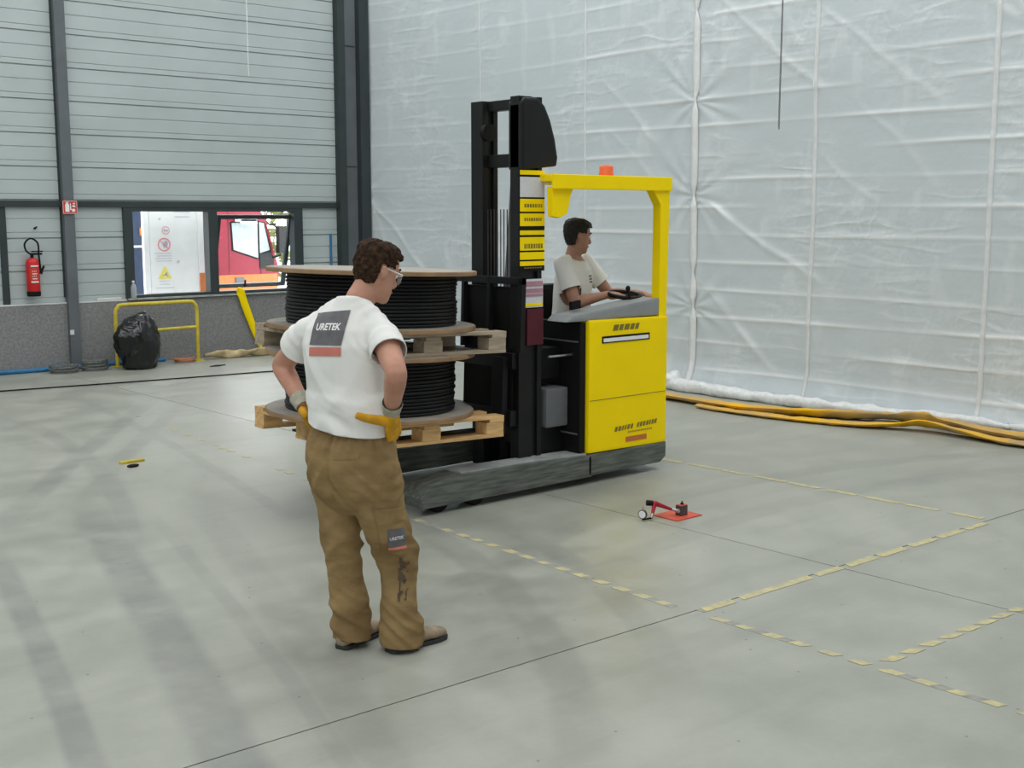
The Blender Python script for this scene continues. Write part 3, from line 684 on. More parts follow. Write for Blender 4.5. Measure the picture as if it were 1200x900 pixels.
def coil(name, label, c, r, n, tr_, m, sq=.75, cat='rope'):
    pts = []; rnd = random.Random(name)
    for k in range(n * 14):
        a = k / 14 * 2 * math.pi; rr = r * (1 + .12 * math.sin(k * .7) * rnd.random()); pts.append((c[0] + rr * math.cos(a), c[1] + rr * sq * math.sin(a), tr_ * 1.0 + (k / 14) * tr_ * 1.2))
    g = G().limb(pts, [tr_] * len(pts), 8, 1); return tag(obj(name, g, m, None, smooth=True), label, cat)
coil('coiled_rope', 'loose grey coil of rope on the floor left of the column foot', (5.28, 14.58), .16, 4, .016, 'rope')
coil('coiled_rope', 'stacked grey coil of rope on the floor between column and rubbish bag', (5.65, 14.56), .15, 6, .016, 'rope')
tag(obj('blue_hose', G().limb([(2.6, 14.82, .03), (3.8, 14.82, .03), (4.6, 14.83, .03), (5.1, 14.80, .03), (5.30, 14.78, .07), (5.42, 14.79, .03), (5.9, 14.80, .035), (6.3, 14.82, .03), (6.70, 14.84, .025)], [.028, .028, .028, .028, .03, .028, .028, .028, .024], 10, 6), 'blue', None, smooth=True), 'blue hose lying along the foot of the far wall', 'hose')
coil('orange_cord', 'faded orange cord coiled on the floor right of the rubbish bag', (6.86, 14.60), .13, 2, .016, 'orangerope', cat='cord')

def ribbon(pts, ws, angs, th=.02, sub=6):              # flattened hose along a path; angs turn it about its run
    P, Wd = cr(pts, ws, sub); _, A = cr(pts, angs, sub); g = G(); rings = []
    for k, p in enumerate(P):
        t = (P[min(k + 1, len(P) - 1)] - P[max(k - 1, 0)]).normalized(); up = V((0, 0, 1)) if abs(t.z) < .95 else V((0, 1, 0))
        a = t.cross(up).normalized(); b = a.cross(t); ca, sa = math.cos(A[k]), math.sin(A[k]); u, w = a * ca + b * sa, b * ca - a * sa
        rings.append([p + u * (Wd[k] * math.cos(q)) + w * (th * math.sin(q)) for q in [i * math.pi / 6 for i in range(12)]])
    return g.loft(rings)
def hose_thing(name, label, pts, ws, angs, m, th=.02, amp=.008, ground=True):
    me = mesh_of(ribbon(pts, ws, angs, th), name, 0, 1.5)
    displace(me, lambda c: amp * nz3(c.x * 9, c.y * 9, c.z * 9))
    if ground:
        for v in me.vertices: v.co.z = max(v.co.z, .002)
    return tag(link(name, me, m), label, 'hose')
hose_thing('layflat_hose', 'yellow lay-flat hose hanging down the wall from the window sill', [(7.80, WY - .07, .90), (7.84, WY - .10, .85), (7.93, WY - .09, .6), (8.02, WY - .09, .36), (8.09, WY - .10, .16), (8.13, WY - .12, .03)], [.045, .055, .052, .045, .032, .012], [1.2, 1.3, 1.3, 1.2, 1.0, .8], 'yellow', .016, .006)
hose_thing('layflat_hose', 'twisted dusty yellow hose on the floor along the far wall', [(7.20, 14.72, .05), (7.4, 14.66, .06), (7.6, 14.62, .05), (7.8, 14.60, .06), (8.0, 14.58, .06), (8.3, 14.56, .07), (8.7, 14.6, .04)], [.05, .07, .05, .08, .06, .09, .06], [.2, .9, 2.2, .3, 1.4, .4, .1], 'hosepale', .03, .02)
hose_thing('layflat_hose', 'long yellow lay-flat hose snaking on the floor nearest the plastic sheet, upper strand', [(9.6, 10.2, .035), (9.42, 9.2, .035), (9.31, 8.25, .035), (9.28, 7.4, .035), (9.36, 6.95, .04), (9.58, 6.45, .045), (9.80, 6.05, .06), (9.88, 5.75, .05), (9.87, 5.45, .06), (9.84, 5.0, .04), (9.88, 4.4, .03), (9.8, 3.0, .03), (9.86, 1.0, .03), (9.7, -1.5, .03)], [.13, .13, .13, .125, .12, .105, .115, .10, .14, .12, .11, .11, .11, .11], [.1, .15, .2, .2, .3, .5, .3, 1.0, .3, .2, .1, 0, 0, 0], 'hose', .033, .02)
hose_thing('layflat_hose', 'yellow lay-flat hose crossing beneath the other strand near the right edge', [(9.10, 7.75, .02), (9.10, 7.2, .022), (9.20, 6.6, .022), (9.33, 6.15, .025), (9.48, 5.85, .04), (9.60, 5.55, .075), (9.60, 5.2, .05), (9.58, 4.8, .03), (9.6, 4.2, .025), (9.5, 2.8, .025), (9.55, .8, .025), (9.4, -1.6, .025)], [.06, .08, .08, .085, .09, .10, .10, .10, .10, .10, .10, .09], [.1, .1, .1, .1, .2, .4, .3, .1, 0, 0, 0, 0], 'hose', .022, .012)
tag(obj('floor_cable', G().limb([(-1, 14.0, .012), (2, 13.70, .012), (4.13, 13.39, .012), (5.6, 13.16, .012), (7.12, 12.97, .012), (8.5, 12.85, .012), (9.7, 12.9, .012)], [.008] * 7, 8, 6), 'black', None, smooth=True), 'thin black cable running across the floor in front of the far wall', 'cable')
wb_ = thing('water_bottle', 'clear plastic bottle standing on the left end of the window sill', 'bottle', (6.335, WY - .055, .846))
obj('bottle_body', G().lathe([(0, .0), (.033, 0), (.036, .01), (.036, .13), (.03, .16), (.014, .19), (.013, .205), (0, .205)], 18, Matrix.Translation((6.335, WY - .055, .846))), 'bottle', wb_, smooth=True)
obj('bottle_cap', G().cyl((6.335, WY - .055, 1.05), (6.335, WY - .055, 1.072), .016), 'white', wb_)
tag(obj('folded_rag', G().prism([(5.86, WY - .03), (6.18, WY - .03), (6.19, WY + .01), (5.87, WY + .01)], .835, .862), 'shell', None, bev=.01), 'pale folded rag on the ledge left of the window', 'rag')
tag(obj('blue_pole', G().cyl((9.34, WY - .03, .836), (9.345, WY - .015, 1.64), .016), 'blue', None, smooth=True), 'blue pole leaning on the cladding beside the corner column', 'pole')
tag(obj('floor_scrap', G().prism([(6.88, 13.93), (7.0, 13.9), (7.12, 13.96), (7.0, 14.0)], 0, .012), 'black', None, bev=.004), 'dark flat scrap on the floor by the far wall', 'scrap')
tag(obj('wood_scrap', G().box((3.60, 8.84, 0), (3.79, 8.89, .02), Matrix.Rotation(0, 4, 'Z')), 'yellow2', None, bev=.004), 'small yellowish batten lying on the open floor at left', 'batten')
tag(obj('floor_debris', G().ell((3.63, 8.69, .012), (.05, .02, .014)), 'black', None, smooth=True), 'small black crumb beside the yellowish batten', 'debris')
# cord and chain hanging from the roof
tag(obj('hanging_rope', G().limb([(8.0, WY - .2, 3.75), (8.0, WY - .2, 5.0), (8.01, WY - .2, 7.3)], [.006] * 3, 8, 2), 'white', None, smooth=True), 'thin white cord hanging from the roof in front of the cladding', 'rope')
chn = thing('hanging_chain', 'thin dark chain hanging from the roof in front of the plastic sheet', 'chain', (9.55, 7.05, 7.3))
g = G(); z = 2.74; k = 0
while z < 4.4:
    g.limb([(9.55 + (.008 * math.cos(a) if k % 2 else 0), 7.21 + (0 if k % 2 else .008 * math.cos(a)), z + .016 * math.sin(a)) for a in [i * math.pi / 4 for i in range(8)]], [.003] * 8, 5, 1, closed=True); z += .025; k += 1
g.cyl((9.55, 7.21, z - .02), (9.55, 7.21, 7.3), .006, n=6)
obj('chain_links', g, 'gunmetal', chn)['kind'] = 'stuff'

# ================================================================== REACH TRUCK
fl = thing('reach_truck', 'yellow and black reach truck lifting two pallets with cable drums', 'forklift', (5.95, 6.6, 0))
# straddle legs
for ya, yb, far in ((6.0, 6.21, 0), (6.98, 7.19, 1)):
    lg = obj('straddle_leg', G().prism([(4.40, .05), (5.9, .05), (5.9, .21), (5.25, .235), (4.72, .235), (4.45, .20), (4.38, .12)], ya, yb, 'y'), 'chass', fl, bev=.012)
    obj('leg_top_plate', G().prism([(4.72, .236), (5.86, .212), (5.86, .224), (4.72, .248)], ya + .02, yb - .02, 'y'), 'legtop', lg)
    for x in (4.56, 4.86):
        obj('load_wheel', G().lathe([(0, 0), (.075, 0), (.085, .01), (.085, .13), (.075, .14), (0, .14)], 24, Matrix.Translation((x, (ya + yb) / 2 + .07, .086)) @ Matrix.Rotation(math.pi / 2, 4, 'X')), 'black', lg, smooth=True)
obj('lower_skirt', G().prism([(5.86, .06), (6.62, .06), (6.68, .10), (6.68, .215), (5.86, .215)], 6.0, 7.2, 'y'), 'chass', fl, bev=.012)
obj('drive_wheel', G().lathe([(0, 0), (.13, 0), (.15, .02), (.15, .14), (0, .14)], 24, Matrix.Translation((6.4, 6.75, .152)) @ Matrix.Rotation(math.pi / 2, 4, 'X')), 'black', fl, smooth=True)
obj('front_chassis', G().box((5.60, 6.22, .06), (5.87, 6.97, .42)), 'blacksteel', fl, bev=.01)
obj('foot_plate', G().box((5.86, 6.15, .216), (6.66, 6.56, .232)), 'black', fl)
obj('battery_box', G().box((5.86, 6.57, .216), (6.62, 7.09, .74)), 'blacksteel', fl, bev=.01)
obj('front_bulkhead', G().box((5.80, 6.03, .23), (5.855, 7.16, 1.16)), 'black', fl, bev=.01)
for zq in (1.02, .36): obj('bulkhead_seam', G().box((5.79, 6.05, zq), (5.80, 6.9, zq + .01)), 'greybox', fl)
# yellow near-side cover with slot and worn lettering
cv = obj('side_cover', G().prism([(5.86, .222), (6.675, .212), (6.675, 1.165), (5.86, 1.175)], 6.0, 6.14, 'y'), 'yellow', fl, bev=.018)
Yf = 5.998
obj('grab_slot', G().box((5.985, Yf - .004, 1.005), (6.475, Yf + .01, 1.055)), 'black', cv, bev=.002)
obj('slot_strip', G().box((5.995, Yf - .006, 1.014), (6.46, Yf + .0, 1.040)), 'white', cv)
g = G(); rnd = random.Random(2)
def slant(g, x, z, w, h): return g.add([(x, Yf - .001, z), (x + w, Yf - .001, z), (x + w + h * .35, Yf - .001, z + h), (x + h * .35, Yf - .001, z + h)], [(0, 1, 2, 3)])
x = 6.09                                              # blurred emblem and lettering, unreadable in the photo
for wd in (.05, .04, .05, .04, .035): slant(g, x, 1.09, wd, .042); x += wd + .012
obj('upper_emblem', g, 'olive', cv)['kind'] = 'stuff'
g = G(); x = 6.12
for k in range(14):
    wd = rnd.uniform(.016, .026)
    if k != 6: slant(g, x, .352 + .0012 * k, wd, .034)
    x += wd + .011
for k in range(12): slant(g, 6.26 + k * .022, .328, .012, .012)
obj('lower_lettering', g, 'olive', cv)['kind'] = 'stuff'
obj('orange_decal', G().box((6.24, Yf - .002, .262), (6.46, Yf + .002, .300)), 'orange', cv)
obj('cover_seam', G().box((5.87, Yf - .001, .60), (6.665, Yf + .004, .604)), 'olive', cv)
obj('far_cover', G().box((5.87, 7.10, .222), (6.67, 7.2, 1.1)), 'yellow', fl, bev=.015)
obj('rear_cover', G().box((6.63, 6.14, .74), (6.68, 7.1, 1.16)), 'yellow', fl, bev=.01)
# operator's place
cs = obj('console', G().prism([(5.66, 1.17), (6.60, 1.175), (6.60, 1.305), (6.30, 1.275), (5.72, 1.215)], 6.02, 6.24, 'y'), 'console', fl, bev=.02)
obj('display', G().prism([(5.84, 1.24), (5.93, 1.25), (5.93, 1.31), (5.84, 1.30)], 6.16, 6.19, 'y'), 'black', cs, bev=.005)
obj('lever', G().cyl((6.44, 6.16, 1.28), (6.43, 6.18, 1.36), .008).ell((6.43, 6.18, 1.37), (.018, .018, .022)), 'black', cs, smooth=True)
sw_ = obj('steering_wheel', G().limb([(6.50 + .13 * math.cos(a), 6.28 + .11 * math.sin(a), 1.315 + .02 * math.sin(a)) for a in [i * math.pi / 6 for i in range(12)]], [.015] * 12, 8, 2, closed=True).cyl((6.50, 6.28, 1.2), (6.50, 6.28, 1.31), .02).box((6.38, 6.27, 1.305), (6.62, 6.29, 1.317)), 'black', fl, smooth=True)
st = obj('seat', G().box((6.02, 6.50, .74), (6.58, 6.92, .90)), 'black', fl, bev=.04)
obj('seat_back', G().box((6.05, 6.86, .86), (6.55, 6.98, 1.38), None), 'black', st, bev=.035)
# overhead guard
gd = obj('overhead_guard', G().prism([(5.52, 6.03), (6.70, 6.03), (6.72, 6.80), (6.08, 6.80), (5.98, 6.46), (5.52, 6.46)], 2.135, 2.185, 'z'), 'yellow', fl, bev=.012)
obj('guard_edge', G().box((5.52, 6.0, 2.085), (6.70, 6.03, 2.185)), 'yellow', gd, bev=.008)
obj('guard_gusset', G().prism([(5.53, 2.10), (5.73, 2.10), (5.70, 2.04), (5.67, 1.92), (5.60, 1.89), (5.54, 1.90)], 6.03, 6.09, 'y'), 'yellow', gd, bev=.008)
obj('front_support', G().prism([(5.44, 1.16), (5.56, 1.16), (5.60, 2.14), (5.52, 2.14)], 6.36, 6.46, 'y'), 'greybox', fl, bev=.008)
obj('far_post', G().box((6.08, 6.99, .74), (6.14, 7.06, 2.14)).box((6.08, 6.78, 2.10), (6.14, 7.06, 2.14)), 'blacksteel', fl, bev=.01)
for y in (6.02,): obj('rear_post', G().prism([(6.60, 1.15), (6.68, 1.15), (6.70, 2.14), (6.60, 2.14), (6.52, 2.09), (6.60, 1.98)], y, y + .08, 'y'), 'yellow', fl, bev=.01)
obj('beacon', G().lathe([(0, 0), (.055, 0), (.055, .012), (.05, .02), (.05, .06), (.04, .075), (0, .08)], 20, Matrix.Translation((6.13, 6.12, 2.186))), 'beacon', fl, smooth=True)
# mast
def rail(y0, y1, ztop): return G().box((5.34 if y0 < 6.3 else 5.41, y0, .10), (5.46, y1, ztop)).box((5.51, y0, .10), (5.55, y1, ztop)).box((5.44, y0 + .02, .10), (5.51, y1 - .02, ztop))
mr = []
for y0, y1, zt in ((6.16, 6.25, 2.70), (6.63, 6.76, 2.70)):
    mr.append(obj('mast_rail', rail(y0, y1, zt), 'blacksteel', fl, bev=.004))
for za, zb in ((2.63, 2.70), (2.24, 2.33), (1.30, 1.36), (.30, .45)): obj('mast_crossbar', G().box((5.46, 6.28, za), (5.54, 6.65, zb)), 'blacksteel', fl, bev=.008)
obj('chain_pulley', G().lathe([(0, 0), (.06, 0), (.05, .02), (.06, .04), (0, .04)], 20, Matrix.Translation((5.42, 6.60, 2.48)) @ Matrix.Rotation(math.pi / 2, 4, 'X')), 'black', fl, smooth=True)
obj('hose_reel_cover', G().prism([(5.34, 2.21), (5.66, 2.24), (5.67, 2.30), (5.645, 2.42), (5.60, 2.55), (5.55, 2.64), (5.49, 2.69), (5.37, 2.69), (5.34, 2.66)], 6.13, 6.27, 'y'), 'blacksteel', fl, bev=.02)
g = G()
for i in range(9): g.box((5.44, 6.33 + .035 * i, 1.36), (5.446, 6.335 + .035 * i, 1.95))
obj('mesh_screen', g, 'gunmetal', fl)
for y in (6.42, 6.52): obj('lift_chain', G().box((5.47, y, .45), (5.49, y + .02, 1.4)), 'gunmetal', fl)
obj('lift_cylinder', G().cyl((5.50, 6.47, .12), (5.50, 6.47, 1.32), .05), 'black', fl, smooth=True)
# sticker column on the near rail
stk = obj('capacity_plate', G().box((5.335, 6.148, 1.53), (5.565, 6.158, 2.21)), 'black', fl, bev=.002)
zz = 2.21
for hh, mm in ((.03, 'yellow'), (.015, None), (.135, 'label'), (.012, None), (.085, 'yellow'), (.012, None), (.085, 'yellow'), (.03, None), (.03, 'yellow'), (.015, None), (.09, 'yellow'), (.012, None), (.05, 'yellow'), (.012, None), (.03, 'yellow')):
    if mm:
        p = obj('load_chart', G().box((5.34, 6.143, zz - hh), (5.560, 6.1485, zz)), mm, stk)
    zz -= hh
g = G(); zz = 2.235
for z0, z1 in ((1.995, 1.95), (1.90, 1.86), (1.73, 1.67), (1.56, 1.545)):
    x = 5.375
    while x < 5.53:
        w = rnd.uniform(.01, .02); bar(g, x, (z0 + z1) / 2, x + w, (z0 + z1) / 2, abs(z0 - z1) * .55, 6.1425); x += w + .006
obj('chart_print', g, 'olive', stk)['kind'] = 'stuff'
wl = obj('warning_label', G().box((5.355, 6.146, 1.28), (5.55, 6.156, 1.475)), 'label', fl)
for z0, z1, mm in ((1.475, 1.44, 'labelpink'), (1.425, 1.395, 'labelpink'), (1.388, 1.37, 'labelpink'), (1.325, 1.305, 'yellow')): obj('label_band', G().box((5.36, 6.143, z1 - .015), (5.545, 6.1465, z0 - .015)), mm, wl)
obj('red_cover_panel', G().box((5.40, 6.14, 1.02), (5.55, 6.158, 1.27)), 'darkred', fl, bev=.004)
obj('red_side_panel', G().box((5.345, 6.20, .62), (5.39, 6.34, .98)), 'darkred', fl, bev=.004)
obj('motor_cover', G().box((5.58, 6.14, .42), (5.79, 6.40, .70)), 'greybox', fl, bev=.02)
obj('valve_block', G().box((5.58, 6.22, .76), (5.78, 6.5, .98)), 'black', fl, bev=.01)
obj('pipe', G().cyl((5.58, 6.12, .93), (5.80, 6.12, .93), .009), 'metal', fl, smooth=True)
# carriage, forks (tilted back a little)
TH = .036
cg = bpy.data.objects.new('fork_carriage', None); COL.objects.link(cg); cg.parent = fl
cg.location = V((5.28, 6.6, .44)) - fl.location; cg.rotation_euler = (0, TH, 0)
for za, zb in ((.02, .13), (.42, .53)): obj('carriage_bar', G().box((0, -.42, za), (.06, .42, zb)), 'blacksteel', cg, bev=.006, world=False)
obj('backrest', G().box((.0, -.5, .54), (.04, -.46, 1.05)).box((.0, .46, .54), (.04, .5, 1.05)).box((0, -.5, 1.0), (.04, .5, 1.05)).box((.0, -.16, .54), (.04, -.13, 1.05)).box((.0, .13, .54), (.04, .16, 1.05)), 'blacksteel', cg, bev=.004, world=False)
obj('carriage_plate', G().box((.04, -.38, .1), (.09, .16, .98)), 'black', cg, bev=.006, world=False)
for y in (-.32, .32): obj('fork', G().prism([(-1.25, -.015), (.0, -.03), (.0, .5), (-.045, .5), (-.045, .012), (-1.25, .0)], y - .06, y + .06, 'y'), 'blacksteel', cg, bev=.004, world=False)

# ================================================================== PALLETS AND CABLE DRUMS
nv = V((math.sin(TH), 0, math.cos(TH)))
base = V((4.47, 6.6, .467)); sh_ = V((-.065 * math.cos(TH), 0, .065 * math.sin(TH)))
def pallet(loc, label, m):
    p = thing('wooden_pallet', label, 'pallet', loc, (0, TH, 0), 'loaded pallets')
    L = .6
    for i in range(7):
        y = -L + .05 + i * (1.1 / 6); w = .068 if i in (0, 3, 6) else .05
        obj('deck_board', G().box((-L, y - w + (.018 if i == 0 else 0) - 0, .122), (L, y + w - .018 - (.0 if i < 6 else 0), .144)), m, p, bev=.003, world=False)
    for x in (-L + .06, 0, L - .06): obj('cross_board', G().box((x - .06, -L, .100), (x + .06, L, .1215)), m, p, bev=.003, world=False)
    for x in (-L + .075, 0, L - .075):
        for y in (-L + .06, 0, L - .06): obj('block', G().box((x - .072, y - .06, .0225), (x + .072, y + .06, .0995)), m, p, bev=.003, world=False)
    for y in (-L + .06, 0, L - .06): obj('bottom_board', G().box((-L, y - .06, 0), (L, y + .06, .022)), m, p, bev=.003, world=False)
    return p
def drum(loc, label, hgt):
    d = thing('cable_drum', label, 'cable drum', loc, (0, TH, 0), 'plywood cable drums')
    R = .69; t = .028
    for z, nme in ((0, 'flange'), (hgt - t, 'flange')):
        f = obj(nme, G().loft([[(r * math.cos(a), r * math.sin(a), zz) for a in [i * math.pi / 32 for i in range(64)]] for r, zz in ((.05, z), (R - .004, z), (R, z + .004), (R, z + t - .004), (R - .004, z + t), (.05, z + t), (.05, z))], False), 'ply', d, smooth=.5, world=False)
        obj('flange_face', G().loft([[(r * math.cos(a), r * math.sin(a), z + t + .0008) for a in [i * math.pi / 32 for i in range(64)]] for r in (.055, R - .008)], False), 'plyface', f, world=False)
    obj('core', G().cyl((0, 0, t), (0, 0, hgt - t), .25, n=32), 'pine2', d, smooth=True, world=False)
    prof = []; rw = .0115; z = t + .002; rnd = random.Random(label)
    while z < hgt - t - .015:
        r0 = .55 + rnd.uniform(-.006, .006)
        for k in range(5):
            a = math.pi * k / 4; prof.append((r0 + rw * math.sin(a), z + rw * (1 - math.cos(a))))
        z += 2 * rw
    prof = [(.26, prof[0][1])] + prof + [(.26, prof[-1][1])]
    obj('cable_winding', G().loft([[(r * math.cos(a), r * math.sin(a), zz) for a in [i * math.pi / 32 for i in range(64)]] for r, zz in prof], False), 'wire', d, smooth=1.2, world=False)
    return d
pallet(base, 'bright new pine pallet at the bottom of the load on the forks', 'pine')
drum(base + nv * .1455 + sh_, 'black cable drum between the two pallets, lower of the two', .415)
pallet(base + nv * .562, 'greyer wooden pallet between the two cable drums', 'pine2')
drum(base + nv * .7075 + sh_, 'black cable drum on top of the load, level with the worker\'s head', .385)

# ================================================================== DIAL GAUGE STAND ON THE FLOOR
gx, gy = 5.67, 4.98
gp = thing('dial_gauge_stand', 'red arm dial gauge on a magnetic base and red steel plate', 'gauge', (gx, gy, 0))
obj('base_plate', G().box((5.55, 4.88, 0), (5.79, 5.08, .008)), 'platered', gp, bev=.002)
mb = obj('magnet_block', G().box((5.652, 4.935, .008), (5.712, 4.985, .072)), 'gunmetal', gp, bev=.003)
obj('block_top', G().box((5.654, 4.937, .072), (5.710, 4.983, .076)), 'platered', mb)
obj('knob', G().lathe([(0, 0), (.012, 0), (.012, .006), (.005, .012), (.004, .022), (0, .024)], 14, Matrix.Translation((5.685, 4.96, .076))), 'black', mb, smooth=True)
obj('switch_dial', G().cyl((5.652, 4.96, .04), (5.645, 4.957, .04), .014), 'metal', mb, smooth=True)
obj('lower_arm_tip', G().limb([(5.648, 4.962, .040), (5.612, 4.985, .050)], [.010, .009], 12, 1), 'metal', gp, smooth=True)
obj('upper_arm', G().limb([(5.618, 4.982, .048), (5.56, 5.015, .075), (5.523, 5.040, .092)], [.009, .013, .018], 12, 4), 'rubyred', gp, smooth=True)
obj('elbow_joint', G().ell((5.517, 5.042, .092), (.02, .02, .02)), 'rubyred', gp, smooth=True)
obj('clamp_knob', G().cyl((5.502, 5.048, .096), (5.470, 5.068, .100), .018, .019, 10), 'black', gp, smooth=True)
obj('forearm', G().limb([(5.512, 5.040, .088), (5.492, 5.030, .058), (5.477, 5.022, .035)], [.016, .012, .009], 12, 3), 'rubyred', gp, smooth=True)
obj('forearm_tip', G().limb([(5.478, 5.022, .037), (5.462, 5.018, .012)], [.0095, .009], 12, 1), 'metal', gp, smooth=True)
obj('gauge_rod', G().limb([(5.462, 5.018, .012), (5.43, 5.03, .010), (5.40, 5.035, .010)], [.006] * 3, 8, 2), 'black', gp, smooth=True)
Mx = Matrix.Translation((5.405, 5.040, .042)) @ Matrix.Rotation(math.radians(-163), 4, 'Z') @ Matrix.Rotation(math.pi / 2, 4, 'Y')
dl = obj('dial_case', G().lathe([(0, -.012), (.026, -.012), (.029, -.008), (.029, .008), (.026, .010), (.0245, .008), (0, .008)], 24, Mx), 'gunmetal', gp, smooth=True)
obj('dial_face', G().lathe([(0, .0085), (.024, .0085), (0, .009)], 24, Mx), 'white', dl)
Mx2 = Mx @ Matrix.Translation((0, 0, -.02)); obj('dial_back', G().lathe([(0, .0005), (.024, .0005), (0, .0)], 24, Mx2), 'white', dl)
obj('dial_stem', G().cyl((5.405, 5.040, .071), (5.405, 5.040, .092), .004).cyl((5.405, 5.040, .013), (5.405, 5.04, .001), .003), 'metal', gp, smooth=True)
# ================================================================== PEOPLE
HS = [(-.118, .016, .086, -.055), (-.113, .032, .094, -.02), (-.095, .047, .099, .01), (-.072, .057, .099, .045), (-.045, .066, .095, .068), (-.012, .071, .093, .086), (.025, .075, .092, .098), (.058, .076, .093, .100), (.086, .071, .085, .092), (.107, .057, .066, .074), (.120, .036, .040, .046), (.126, .012, .012, .014)]
def skull(g, M, grow=0, n=22):
    rings = []
    for z, w, f, b in HS:
        r = []
        for i in range(n):
            a = 2 * math.pi * i / n; c, s = math.cos(a), math.sin(a)
            sx = math.copysign(abs(s) ** .9, s); cy = math.copysign(abs(c) ** .95, c)
            y = (f + grow) * cy if c > 0 else (b + grow) * cy
            if b < 0 and c <= 0: y = -(b) + (0) * cy       # chin rings: the back edge lies in front of the axis
            r.append(M @ V(((w + grow) * sx, y, z + (grow if z > .05 else 0))))
        rings.append(r)
    g.loft(rings)
def face_bits(g, M):
    g.limb([M @ V((0, .090, .030)), M @ V((0, .104, .0)), M @ V((0, .114, -.024)), M @ V((0, .100, -.034))], [.008, .010, .013, .009], 10, 3)
    for s in (-1, 1):
        g.ell((0, 0, 0), (.009, .009, .008), 10, 8, M @ Matrix.Translation((s * .012, .101, -.030)))
        g.ell((0, 0, 0), (.024, .010, .008), 12, 8, M @ Matrix.Translation((s * .032, .086, .034)))        # brow
        g.ell((0, 0, 0), (.011, .020, .033), 12, 10, M @ Matrix.Translation((s * .079, -.012, .0)) @ Matrix.Rotation(s * -.35, 4, 'Z') @ Matrix.Rotation(.2, 4, 'X'))
        g.limb([M @ V((s * .088, -.018, .026)), M @ V((s * .094, -.030, .016)), M @ V((s * .092, -.030, -.004)), M @ V((s * .082, -.014, -.03))], [.005] * 4, 8, 3)
    g.ell((0, 0, 0), (.022, .008, .006), 12, 8, M @ Matrix.Translation((0, .096, -.062)))
    g.ell((0, 0, 0), (.018, .010, .014), 12, 8, M @ Matrix.Translation((0, .090, -.098)))
def face_parts(P, M):
    for s in (-1, 1):
        e = obj('eye', G().ell((0, 0, 0), (.012, .012, .012), 14, 10, M @ Matrix.Translation((s * .031, .083, .014))), 'eye', P, smooth=True, world=False)
        obj('iris', G().ell((0, 0, 0), (.0055, .003, .0055), 10, 8, M @ Matrix.Translation((s * .031, .0945, .013))), 'pupil', e, smooth=True, world=False)
        obj('eyebrow', G().limb([M @ V((s * .016, .098, .041)), M @ V((s * .034, .096, .047)), M @ V((s * .054, .083, .040))], [.004, .005, .003], 8, 3), 'hair', P, smooth=True, world=False)
    obj('mouth', G().limb([M @ V((-.023, .090, -.061)), M @ V((-.008, .1025, -.058)), M @ V((0, .103, -.060)), M @ V((.008, .1025, -.058)), M @ V((.023, .090, -.061))], [.003, .0055, .005, .0055, .003], 8, 3), 'lips', P, smooth=True, world=False)
def hair_mesh(M, grow, amp, freq, front=.050, nape=-.062):
    g = G(); skull(g, M, grow); me = remeshed(g, .0065, 2); Mi = M.inverted()
    bm = bmesh.new(); bm.from_mesh(me); dead = []
    for f in bm.faces:
        q = Mi @ f.calc_center_median()
        fr = front - .012 * abs(q.x) / .07
        if (q.y > fr and q.z < .083 + .2 * (q.y - .08)) or q.z < nape + .02 * (q.y + .05) / .05 or (q.y > -.035 and q.z < .034 and abs(q.x) > .03) or (q.y > -.02 and q.z < .02): dead.append(f)
    bmesh.ops.delete(bm, geom=dead, context='FACES'); bm.to_mesh(me); bm.free()
    displace(me, lambda c: amp * (nz3(c.x * freq, c.y * freq, c.z * freq) + .6 * nz3(c.x * freq * 2.1, c.y * freq * 2.1, c.z * freq * 2.1)))
    for p in me.polygons: p.use_smooth = True
    return me
def hand(g, wrist, knuck, side, curl, thumb, spread=.020, r=.0115, fl=(.078, .088, .082, .066)):
    """palm from wrist to knuckle centre; side = index-to-little direction; curl(k, t) gives the bend vector; thumb = list of points"""
    w, k = V(wrist), V(knuck); a = (k - w); L = a.length; a.normalize(); s = V(side); s = (s - a * s.dot(a)).normalized(); n = a.cross(s)
    rings = []
    for t, hw, ht in ((0, .029, .024), (.25, .037, .025), (.6, .045, .023), (1.0, .047, .019), (1.12, .042, .014)):
        c = w + a * (L * t); rings.append([c + s * (hw * math.cos(q)) + n * (ht * math.sin(q)) for q in [i * math.pi / 7 for i in range(14)]])
    g.loft(rings)
    for j, off in enumerate((-1.5, -.5, .5, 1.5)):
        p0 = k + s * off * spread - a * .012; f = fl[j]; pts = [p0]; d = a.copy()
        for q, seg in enumerate((.012 + f * .42, f * .32, f * .26)):
            b = V(curl(j, q)); d = (d + b).normalized(); pts.append(pts[-1] + d * seg)
        g.limb(pts, [r, r * .98, r * .92, r * .74], 10, 3)
    g.limb([V(p) for p in thumb], [r * 1.6, r * 1.5, r * 1.3, r * 1.0][:len(thumb)], 10, 3)
def ellr(c, a, b, n=28, p=2.3):
    c = V(c); r = []
    for i in range(n):
        t = 2 * math.pi * i / n; cs, sn = math.cos(t), math.sin(t)
        r.append(c + V((a * math.copysign(abs(cs) ** (2 / p), cs), b * math.copysign(abs(sn) ** (2 / p), sn), 0)))
    return r

